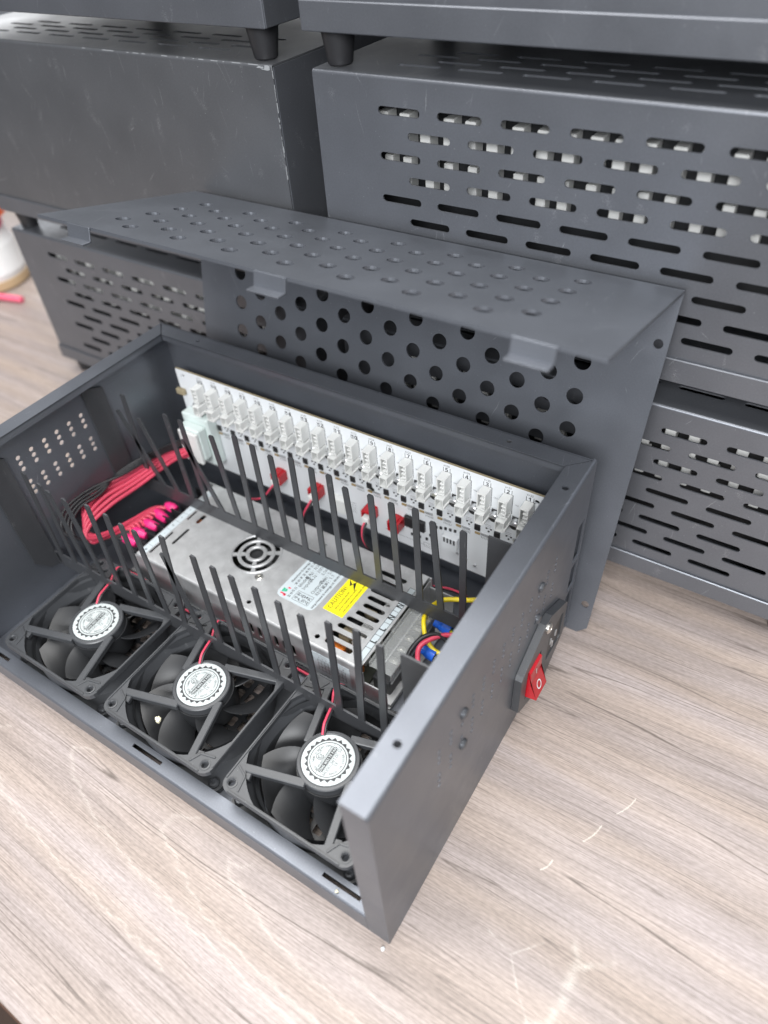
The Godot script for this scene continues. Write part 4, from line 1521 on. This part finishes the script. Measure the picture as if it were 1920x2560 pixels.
# ------------------------------------------------------------------ the white board on the back wall
func build_board() -> void:
	var zf := -211.0
	var o := thing("circuit_board", "long white circuit board with rows of white connectors on the back wall", "circuit board", Vector3(163, 30, zf))
	var st := mb()
	plate(st, [round_rect(17, 30.5, 309, 117.6, 1.2, 3), circle(Vector2(23.5, 112.5), 1.7, 12), circle(Vector2(185.7, 71.1), 2.4, 16), circle(Vector2(302, 112), 1.7, 12)], upright(Vector3(0, 0, zf)), 1.5)
	part("board", st, M.white, o)
	st = mb()
	bx(st, Vector3(17.2, 117.62, zf - 1.5), Vector3(308.8, 117.75, zf))
	part("board_edge", st, M.fibre, o)
	st = mb()
	for x in [23.5, 163.0, 302.0]:
		for y in [36.0]:
			lathe(st, Vector3(x, y, -CD + 1.0), Vector3(0, 0, 1), [Vector2(2.6, 0), Vector2(2.6, 11.4)], 12)
	part("standoff", st, M.black, o)
	# connector shapes
	st = mb()
	off = Vector3.ZERO
	shell(st, Vector3(2.8, 6.2, 0), 8.0, 0.7)
	for k in 3:
		box(st, Vector3(1.2, -3.1 + 3.1 * k, 4.6), Vector3(1.5, 0.5, 3.9), 0.1)
	var tall := st.commit()
	st = mb()
	for k in 4:
		box(st, Vector3(-0.4, -4.6 + 3.1 * k, 3.4), Vector3(0.32, 0.32, 3.5))
	var pins := st.commit()
	st = mb()
	shell(st, Vector3(2.9, 4.1, 0), 10.6, 0.6)
	box(st, Vector3(3.2, -2.6, 5.4), Vector3(0.5, 0.9, 5.0), 0.2)
	box(st, Vector3(1.2, -4.3, 5.2), Vector3(0.5, 0.8, 4.6), 0.2)
	var short := st.commit()
	st = mb()
	lathe(st, Vector3.ZERO, Vector3(0, 0, 1), [Vector2(3.1, 0), Vector2(3.1, 4.4), Vector2(2.6, 5.0), Vector2(0, 5.0)], 24)
	var can := st.commit()
	st = mb()
	bx(st, Vector3(-3.1, -3.3, 0), Vector3(3.1, 3.3, 1.2), 0.3)
	for i in 9:
		var a := PI + PI * i / 9.0
		var b := PI + PI * (i + 1) / 9.0
		tri3(st, Vector3(0, 0, 5.08), Vector3(cos(a) * 2.7, sin(a) * 2.7, 5.08), Vector3(cos(b) * 2.7, sin(b) * 2.7, 5.08), Vector3(0, 0, 1), Vector3(0, 0, 1), Vector3(0, 0, 1))
	var can_base := st.commit()
	st = mb()
	bx(st, Vector3(-2.0, -2.4, 0), Vector3(2.0, 2.4, 1.1), 0.2)
	var chip := st.commit()
	st = mb()
	bx(st, Vector3(-0.9, -2.6, 0), Vector3(0.9, 2.6, 3.2), 0.3)
	var diode := st.commit()
	st = mb()
	bx(st, Vector3(-1.8, -0.8, 0), Vector3(1.8, 0.8, 0.9), 0.2)
	var res := st.commit()
	off = Vector3(163, 30, zf)
	var print := mb()
	var leads := mb()
	var dots := mb()
	var U := upright(Vector3(0, 0, zf + 0.08))
	for i in range(1, 21):
		var x := 311.0 - 13.56 * i
		shared("connector", tall, M.nylon, o, Vector3(x + 0.3, 104.6, zf + 0.05) - off)
		shared("connector_pins", pins, M.silver, o, Vector3(x + 0.3, 104.6, zf + 0.05) - off)
		shared("socket", short, M.nylon, o, Vector3(x + 0.5, 92.8, zf + 0.05) - off)
		shared("capacitor", can, M.silver, o, Vector3(x - 6.1, 91.8, zf + 0.1) - off)
		shared("capacitor_base", can_base, M.chip, o, Vector3(x - 6.1, 91.8, zf + 0.1) - off)
		shared("diode", diode, M.chip, o, Vector3(x - 3.6, 86.6, zf + 0.05) - off)
		shared("chip", chip, M.chip, o, Vector3(x - 4.6, 74.4, zf + 0.05) - off)
		shared("resistor", res, M.gold, o, Vector3(x - 4.4, 69.4, zf + 0.05) - off)
		text(print, "%d" % i, 4.2, U * Transform3D(Basis.IDENTITY, Vector3(x + 0.3, 112.3, 0)), "bold")
		var g := 0.34
		line(print, Vector2(x - 2.0, 110.9), Vector2(x - 2.0, 113.8), g, U)
		line(print, Vector2(x + 2.6, 110.9), Vector2(x + 2.6, 114.0), g, U)
		line(print, Vector2(x - 2.0, 110.8), Vector2(x - 0.4, 110.8), g, U)
		line(print, Vector2(x + 1.2, 110.8), Vector2(x + 3.4, 110.8), g, U)
		line(print, Vector2(x + 3.5, 110.6), Vector2(x + 3.5, 96.4), g, U)
		line(print, Vector2(x + 3.3, 96.3), Vector2(x + 1.8, 96.3), g, U)
		line(print, Vector2(x + 4.3, 95.0), Vector2(x + 4.3, 87.0), g, U)
		text(print, "x=%d" % (33 - i), 2.0, U * Transform3D(Basis.IDENTITY, Vector3(x + 0.2, 115.4, 0)))
		text(print, "CN%d" % i, 1.3, U * Transform3D(Basis.IDENTITY, Vector3(x + 6.2, 104.0, 0)))
		for k in 6:
			box(leads, Vector3(x - 1.6 + 1.05 * k, 70.0, zf + 0.4), Vector3(0.33, 1.0, 0.4))
			line(print, Vector2(x - 1.6 + 1.05 * k, 67.4), Vector2(x - 1.6 + 1.05 * k, 66.0), 0.3, U)
		for k in 3:
			box(leads, Vector3(x + 1.0 + 1.3 * k, 86.0, zf + 0.5), Vector3(0.35, 0.8, 0.5))
			box(dots, Vector3(x + 1.6 + 1.5 * k, 76.6 - (k % 2) * 2.2, zf + 0.35), Vector3(0.55, 0.3, 0.35))
			line(print, Vector2(x + 0.6, 79.5 - 1.3 * k), Vector2(x + 4.4, 79.5 - 1.3 * k), 0.2, U)
			line(print, Vector2(x - 8.6, 86.5 - 1.2 * k), Vector2(x - 6.4, 86.5 - 1.2 * k), 0.25, U)
		box(dots, Vector3(x - 4.5, 98.4, zf + 0.5), Vector3(0.6, 1.0, 0.5))
		if i % 3 == 1:
			box(dots, Vector3(x - 4.4, 101.8, zf + 0.5), Vector3(0.6, 0.9, 0.5))
	# lower half
	for x in [106.6, 140.9, 187.0, 208.3]:
		st = mb()
		off = Vector3.ZERO
		shell(st, Vector3(4.3, 4.3, 0), 9.0, 1.1)
		box(st, Vector3(0, 4.6, 4.5), Vector3(2.2, 0.5, 4.3), 0.2)
		var m := st.commit()
		off = Vector3(163, 30, zf)
		shared("red_socket", m, M.red, o, Vector3(x - 1.5, 52.5, zf + 0.05) - off)
	for x in [215.6, 224.4]:
		st = mb()
		bx(st, Vector3(x - 3.4, 51.5, zf + 0.05), Vector3(x + 3.4, 61.0, zf + 2.8), 0.5)
		part("regulator", st, M.chip, o)
	for y in [41.5, 52.0]:
		for k in 3:
			box(leads, Vector3(213.0 + 2.6 * k, y + 8.5, zf + 0.4), Vector3(0.6, 1.2, 0.4))
	for p in [Vector2(217, 44), Vector2(223, 44.5), Vector2(228.5, 45), Vector2(231.5, 50), Vector2(236, 60), Vector2(239.5, 61), Vector2(243, 62), Vector2(246.5, 62.5), Vector2(250, 63)]:
		box(dots, Vector3(p.x, p.y, zf + 0.5), Vector3(0.9, 1.1, 0.5), 0.2)
	for p in [Vector2(252.3, 43), Vector2(258.5, 40.5), Vector2(265, 38), Vector2(290.8, 76)]:
		lathe(leads, Vector3(p.x, p.y, zf), Vector3(0, 0, 1), [Vector2(1.3, 0), Vector2(1.1, 1.0), Vector2(0, 1.3)], 12)
	line(print, Vector2(195, 38.0), Vector2(231, 38.0), 0.22, U)
	outline(print, 226, 36.4, 232, 40.4, 0.22, U)
	for k in 5:
		line(print, Vector2(276.5, 50 + 1.8 * k), Vector2(279.5, 50 + 1.8 * k), 0.3, U)
		line(print, Vector2(231.2, 47 + 1.5 * k), Vector2(233.4, 47 + 1.5 * k), 0.25, U)
		line(print, Vector2(166.0, 42 + 2.2 * k), Vector2(171.0, 42 + 2.2 * k), 0.3, U)
	part("print", print, M.ink, o)
	part("solder", leads, M.silver, o, true)
	part("small_components", dots, M.chip, o, true)
	# dip switch block
	st = mb()
	bx(st, Vector3(242.5, 48.8, zf + 0.05), Vector3(253.6, 59.8, zf + 5.2), 0.4)
	part("switch_block", st, M.white, o)
	st = mb()
	for k in 4:
		bx(st, Vector3(243.9 + 2.4 * k, 55.0, zf + 5.1), Vector3(245.2 + 2.4 * k, 59.0, zf + 5.4))
	part("switch_slots", st, M.ink_grey, o)
	st = mb()
	bx(st, Vector3(152, 41, zf + 0.05), Vector3(164.5, 54, zf + 5.5), 0.5)
	part("plug_socket", st, M.nylon, o)
	# big output plug at the left end
	st = mb()
	bx(st, Vector3(21, 42, zf + 0.05), Vector3(47, 86, zf + 9.5), 1.0)
	bx(st, Vector3(24, 52, zf + 9.5), Vector3(44, 80, zf + 17.5), 1.0)
	part("main_socket", st, M.nylon_clear, o)
	st = mb()
	bx(st, Vector3(15, 96.5, zf + 0.2), Vector3(23, 101.5, zf + 3.5), 0.6)
	part("edge_clip", st, M.fibre, o)


# an open box standing on the board: half width and height h, depth d, wall t
func shell(st: SurfaceTool, h: Vector3, d: float, t: float) -> void:
	bx(st, Vector3(-h.x, -h.y, 0), Vector3(-h.x + t, h.y, d), 0.15)
	bx(st, Vector3(h.x - t, -h.y, 0), Vector3(h.x, h.y, d), 0.15)
	bx(st, Vector3(-h.x + t, h.y - t, 0), Vector3(h.x - t, h.y, d - 0.01), 0.0)
	bx(st, Vector3(-h.x + t, -h.y, 0), Vector3(h.x - t, -h.y + t, d - 0.01), 0.0)
	bx(st, Vector3(-h.x + t, -h.y + t, 0), Vector3(h.x - t, h.y - t, 1.6))


# ------------------------------------------------------------------ the two combs that part the cables
func build_combs() -> void:
	# tooth tips (x) measured for the bent ones; others stand straight
	var lean_rear := [-1, -5, -1, -2, -1, -4, 0, 2, 2, 0, 1, 2, -5, -20, -2, -1, -17, -23, 4, 3]
	var drop_rear := [0, 2, -3, 0, 0, 2, -3, -3, -5, 0, -3, -5, 3, 17, 0, 0, 14, 14, -3, 0]
	var lean_front := [3, 5, 3, 0, 1, 1, 0, 2, 3, -10, 11, 1, 5, 8, 7, -3, -3, 6, 8, 5]
	var drop_front := [-2, -5, 0, 6, 4, 2, 2, 2, 1, 14, -3, 5, 5, 3, 3, 9, 9, 6, 2, 3]
	comb("black metal cable comb behind the power supply's yellow sticker, nearer the white board", -159.0, 38.5, 51.0, 125.0, 283.0, 14.72, lean_rear, drop_rear, 296.5)
	comb("black metal cable comb between the fans and the power supply, toward the front", -77.0, 27.0, 40.5, 121.0, 279.0, 14.95, lean_front, drop_front, 293.5)


func comb(label: String, z: float, y0: float, y1: float, tip: float, xr: float, pitch: float, lean: Array, drop: Array, plate_x: float) -> void:
	var o := thing("cable_comb", label, "cable comb", Vector3(164, y0, z), "two cable combs across the open case")
	var st := mb()
	plate(st, [PackedVector2Array([Vector2(4, y0 + 4), Vector2(8, y0), Vector2(326.4, y0), Vector2(326.4, tip + 4), Vector2(plate_x, tip + 4), Vector2(plate_x, y1), Vector2(4, y1)])], upright(Vector3(0, 0, z + 0.6)), 1.2)
	# end tab folded forward along the left wall
	var f := Transform3D(Basis(Vector3(0, 0, 1), Vector3(0, 1, 0), Vector3(-1, 0, 0)), Vector3(1.4, 0, z))
	plate(st, [PackedVector2Array([Vector2(0, y0), Vector2(7, y0 + 2), Vector2(16, y0 + 14), Vector2(16, tip + 10), Vector2(0, tip + 3)])], f, 1.2)
	bx(st, Vector3(1.4, y0 + 1, z - 0.6), Vector3(6, y1 - 1, z + 0.6))
	part("strip", st, M.comb, o)
	for i in 20:
		var x := xr - pitch * i
		if x < 5:
			break
		var top := Vector3(x + lean[i], tip - drop[i], z + rng.randf_range(-1.2, 1.2))
		var a := Vector3(x, y1 - 1.2, z)
		var d := (top - a)
		var L := d.length()
		st = mb()
		var ang := atan2(-d.x, d.y)
		var b := Basis(Vector3(0, 0, 1), ang)
		var q := PackedVector2Array([Vector2(-2.2, 0), Vector2(2.2, 0), Vector2(2.0, L - 1.0), Vector2(1.3, L), Vector2(-1.3, L), Vector2(-2.0, L - 1.0)])
		plate(st, [q], Transform3D(b, a + Vector3(0, 0, 0.55)), 1.1)
		part("tooth", st, M.comb, o)


# ------------------------------------------------------------------ wires
func build_wiring() -> void:
	# red and black output harness at the left end
	var o := thing("wire_harness", "looped bundle of red and black wires between power supply and white board", "wire bundle", Vector3(25, 8, -140))
	for i in 9:
		var st := mb()
		var s := i - 4.0
		var lx := s * 1.45
		var j := rng.randf_range(-0.8, 0.8)
		var h := 2.0 * (i % 2)
		var pts := [Vector3(27 + 0.8 * i, 54 + 3.0 * (i % 3), -193), Vector3(22 + lx, 59 + h, -176), Vector3(18 + lx * 1.3, 58 + h, -160), Vector3(14 + lx * 1.5, 57 + h + j, -144), Vector3(9 + lx * 1.9, 56 + h, -124 + s * 0.6), Vector3(10.5 + lx * 1.5, 53 + h, -106 + s * 1.1), Vector3(16 + lx, 48 + h, -98 + s * 1.2), Vector3(23 + 0.4 * s, 42 + h, -99 - s * 1.0), Vector3(24 + 0.3 * s, 38 + h * 0.5, -112 - s * 2.0), Vector3(27, 34, -122 - 3.0 * i), Vector3(33, 31.5, -118 - 4.4 * i)]
		tube(st, spline(pts, 6), 1.45, 8)
		part("red_wire", st, M.red_wire, o)
	for i in 4:
		var st := mb()
		var s := i * 1.5
		var pts := [Vector3(24, 62 + s, -193), Vector3(19, 66 + s, -165), Vector3(15 - s, 67, -141), Vector3(7 + s, 67 - s, -121), Vector3(4 + s, 66 - s, -105), Vector3(4.5 + s, 63 - 2 * s, -93), Vector3(9 + s, 54 - 2 * s, -86 - s), Vector3(15, 46 - s, -90 - s), Vector3(20, 40 - s, -97 - s), Vector3(28, 33, -112 - 2 * s), Vector3(36, 30, -113 - 4 * s)]
		tube(st, spline(pts, 6), 1.0, 8)
		part("black_wire", st, M.black_wire, o)
	var sl := [[30, -156, 39.5, -157.5], [27.5, -147, 41, -145.5], [29, -134.5, 41, -136], [28, -124, 40, -126], [26, -115.5, 39.5, -116.5]]
	for k in sl:
		var st := mb()
		var a := Vector3(k[0], 31.5, k[1])
		var b := Vector3(k[2], 29.0, k[3])
		lathe(st, a, b - a, [Vector2(0, 0), Vector2(2.2, 0.1), Vector2(3.5, 2.4), Vector2(3.9, 6.0), Vector2(3.2, a.distance_to(b) - 0.6), Vector2(2.6, a.distance_to(b)), Vector2(0, a.distance_to(b))], 16)
		part("sleeve", st, M.pink, o)
	var st2 := mb()
	bx(st2, Vector3(25, 50, -193.4), Vector3(43.5, 78, -190.6), 0.6)
	part("plug", st2, M.nylon, o)
	# fan leads plugged into the red sockets
	lead("red and black fan lead from the leftmost red socket on the white board", [Vector3(105, 50, -201.5), Vector3(103, 47, -198), Vector3(97, 38, -195), Vector3(88, 32, -194), Vector3(74, 28, -193)], Vector3(105, 50, -203))
	lead("red and black fan lead hanging from the second red socket on the white board", [Vector3(139.4, 50, -201.5), Vector3(138.5, 47, -197), Vector3(135, 38, -194), Vector3(133, 28, -193), Vector3(134, 18, -191.5), Vector3(138, 12, -191)], Vector3(139.4, 50, -203))
	lead("red and black fan lead drooping from the third red socket toward the inlet", [Vector3(185.5, 50, -201.5), Vector3(185, 46, -197), Vector3(187, 38, -194), Vector3(194, 30, -193), Vector3(206, 24, -192), Vector3(222, 20, -192), Vector3(240, 21, -193), Vector3(258, 26, -194), Vector3(274, 27, -190), Vector3(288, 20, -180), Vector3(296, 12, -165)], Vector3(185.5, 50, -203))
	# lead running in the gutter between fans and power supply
	o = thing("gutter_lead", "red and black wires lying in the gutter between fans and power supply", "wire", Vector3(150, 8, -98))
	for s in [0, 1]:
		var st := mb()
		var e: float = 2.0 * s
		tube(st, spline([Vector3(42, 22, -97 - e), Vector3(62, 22 - e, -98 - e), Vector3(82, 12, -98), Vector3(140, 10, -99 - e), Vector3(190, 11, -99 - e), Vector3(235, 12, -98 - e), Vector3(262, 13, -100 - e), Vector3(282, 14, -104 - e), Vector3(300, 18, -110)], 6), 0.9, 8)
		part("red_wire" if s == 0 else "black_wire", st, M.red_wire if s == 0 else M.black_wire, o)
	# mains wires
	o = thing("earth_wire", "thick yellow wire looping from the mains terminals over the comb", "wire", Vector3(265, 20, -155))
	var st3 := mb()
	tube(st3, spline([Vector3(256, 27, -163), Vector3(256.5, 33, -161), Vector3(257.5, 38.5, -157), Vector3(260.5, 39, -151), Vector3(266, 35, -145), Vector3(275, 31, -142.5), Vector3(288, 32, -146)], 6), 1.45, 10)
	part("wire", st3, M.yellow_wire, o)
	o = thing("earth_wire", "thick yellow wire lying across the gap behind the rear comb", "wire", Vector3(275, 30, -175))
	st3 = mb()
	tube(st3, spline([Vector3(256, 36, -167), Vector3(261.5, 41, -171.5), Vector3(268, 42.5, -175), Vector3(277, 43, -179), Vector3(287, 44, -183.5), Vector3(300, 42, -188)], 6), 1.6, 10)
	part("wire", st3, M.yellow_wire, o)
	o = thing("mains_wire", "thick red wire curling round the lower blue crimp sleeve", "wire", Vector3(272, 20, -135))
	st3 = mb()
	tube(st3, spline([Vector3(296, 40, -160), Vector3(284, 41, -153), Vector3(277, 42, -149), Vector3(271, 42.5, -142), Vector3(267.6, 41.5, -134.5), Vector3(269.5, 38, -128.5), Vector3(275, 33, -124), Vector3(284, 26, -122)], 6), 1.6, 10)
	part("wire", st3, M.red_wire, o)
	o = thing("mains_wire", "thick black wire arched beside the red wire by the mains terminals", "wire", Vector3(272, 20, -137))
	st3 = mb()
	tube(st3, spline([Vector3(262, 26, -124), Vector3(262.5, 34, -127), Vector3(263.5, 40, -132), Vector3(266.5, 43.5, -139.5), Vector3(272, 43.5, -145.5), Vector3(279, 40, -147), Vector3(288, 34, -146)], 6), 1.5, 10)
	part("wire", st3, M.black_wire, o)
	crimp("blue crimp sleeve with a green and yellow wire, nearest the rear comb", Vector3(262, 29.5, -162.5), Vector3(274, 29.0, -162.0), [Vector3(273, 28.5, -162), Vector3(278, 27, -160), Vector3(283, 22, -157)], "green")
	crimp("blue crimp sleeve with a black wire, nearest the front comb", Vector3(264.5, 29.5, -141), Vector3(274.5, 28.5, -140.5), [Vector3(274, 28, -140.5), Vector3(279, 25, -139), Vector3(283, 19, -137)], "black_wire")


func crimp(label: String, a: Vector3, b: Vector3, pts: Array, m: String) -> void:
	var o := thing("crimp_sleeve", label, "crimp sleeve", (a + b) / 2, "blue crimp sleeves on the mains wires")
	var st := mb()
	var l := a.distance_to(b)
	lathe(st, a, b - a, [Vector2(0, 0), Vector2(2.9, 0), Vector2(3.0, l * 0.3), Vector2(3.9, l * 0.5), Vector2(4.0, l), Vector2(3.2, l), Vector2(3.0, l - 4), Vector2(0, l - 4)], 20)
	part("sleeve", st, M.blue, o)
	st = mb()
	tube(st, spline(pts, 6), 1.7, 10)
	part("wire", st, M[m], o)
	if m == "green":
		st = mb()
		var q := []
		for p in pts:
			q.append(p + Vector3(-0.3, 0.75, 0.5))
		tube(st, spline(q, 6), 1.25, 8)
		part("yellow_stripe", st, M.yellow_wire, o)


func lead(label: String, pts: Array, plug: Vector3) -> void:
	var o := thing("fan_lead", label, "fan lead", plug, "fan leads plugged into the white board")
	var st := mb()
	bx(st, plug + Vector3(-2.8, -3.0, -2.0), plug + Vector3(2.8, 3.0, 3.4), 0.5)
	part("plug", st, M.nylon, o)
	for s in [0, 1]:
		st = mb()
		var q := []
		for i in pts.size():
			q.append(pts[i] + Vector3(1.7 * s, 0.5 * s * (1 if i % 2 == 0 else -1), 0.6 * s))
		tube(st, spline(q, 6), 0.8, 8)
		part("red_wire" if s == 0 else "black_wire", st, M.red_wire if s == 0 else M.black_wire, o)


# ------------------------------------------------------------------ odds and ends
func build_small_things() -> void:
	var o := thing("glue_pot", "blurred white plastic pot with orange cap at the photo's left edge", "plastic pot", Vector3(-513, 0, -374))
	var st := mb()
	lathe(st, Vector3(-513, 0, -374), Vector3.UP, [Vector2(0, 0), Vector2(46, 0), Vector2(49, 3), Vector2(49, 12), Vector2(48, 13)], 40)
	part("pot_base", st, M.tan, o)
	st = mb()
	lathe(st, Vector3(-513, 0, -374), Vector3.UP, [Vector2(48, 13), Vector2(50, 20), Vector2(46, 50), Vector2(40, 66), Vector2(38, 68)], 40)
	part("pot_body", st, plain(0.85, 0.86, 0.86, 0.35), o)
	st = mb()
	lathe(st, Vector3(-513, 0, -374), Vector3.UP, [Vector2(39, 66), Vector2(41, 68), Vector2(41, 78), Vector2(38, 80)], 40)
	part("collar", st, plain(0.75, 0.12, 0.22, 0.4), o)
	st = mb()
	lathe(st, Vector3(-513, 0, -374), Vector3.UP, [Vector2(39, 80), Vector2(50, 82), Vector2(50, 104), Vector2(44, 108), Vector2(0, 108)], 40, true)
	part("cap", st, plain(0.85, 0.13, 0.03, 0.35), o)
	o = thing("pink_pen", "blurred pink pen lying before the white pot with orange cap", "pen", Vector3(-445, 0, -349))
	st = mb()
	lathe(st, Vector3(-480, 4.5, -339), Vector3(60, 0, -14), [Vector2(0, 0), Vector2(2, 0), Vector2(4.2, 5), Vector2(4.2, 60), Vector2(3.4, 61), Vector2(0, 61)], 16)
	part("barrel", st, plain(0.80, 0.14, 0.22, 0.35), o)
	st = mb()
	lathe(st, Vector3(-480, 4.5, -339), Vector3(-60, 0, 14), [Vector2(1.9, 0), Vector2(0.6, 7), Vector2(0, 7)], 12)
	part("tip", st, M.steel, o)
	o = thing("clear_cap", "small clear plastic cap beside the pink pen", "plastic cap", Vector3(-452, 0, -326))
	st = mb()
	lathe(st, Vector3(-452, 0.05, -326), Vector3.UP, [Vector2(12, 0), Vector2(11, 14), Vector2(9, 16), Vector2(0, 16)], 28)
	part("cap_shell", st, M.clear, o)
	# crumbs
	crumb("pale foam crumb lying on a blade of the middle fan", Vector3(155.5, 26.0, -22.3), 2.3, M.crumb)
	crumb("yellowish crumb on the front lip near the right wall", Vector3(297.0, 18.9, -2.3), 0.85, M.crumb)
	crumb("white chip on the table before the open case's front corner", Vector3(326.5, 0.4, 3.6), 1.3, M.white)


func crumb(label: String, at: Vector3, size: float, m: Material) -> void:
	var o := thing("crumb", label, "crumb", at)
	var st := mb()
	for k in 7:
		var c := at + Vector3(rng.randf_range(-1, 1), rng.randf_range(-0.1, 0.5), rng.randf_range(-1, 1)) * size * 0.55
		box(st, c, Vector3.ONE * size * rng.randf_range(0.28, 0.5), size * 0.16, Basis.from_euler(Vector3(rng.randf() * 3, rng.randf() * 3, rng.randf() * 3)))
	part("grain", st, m, o)
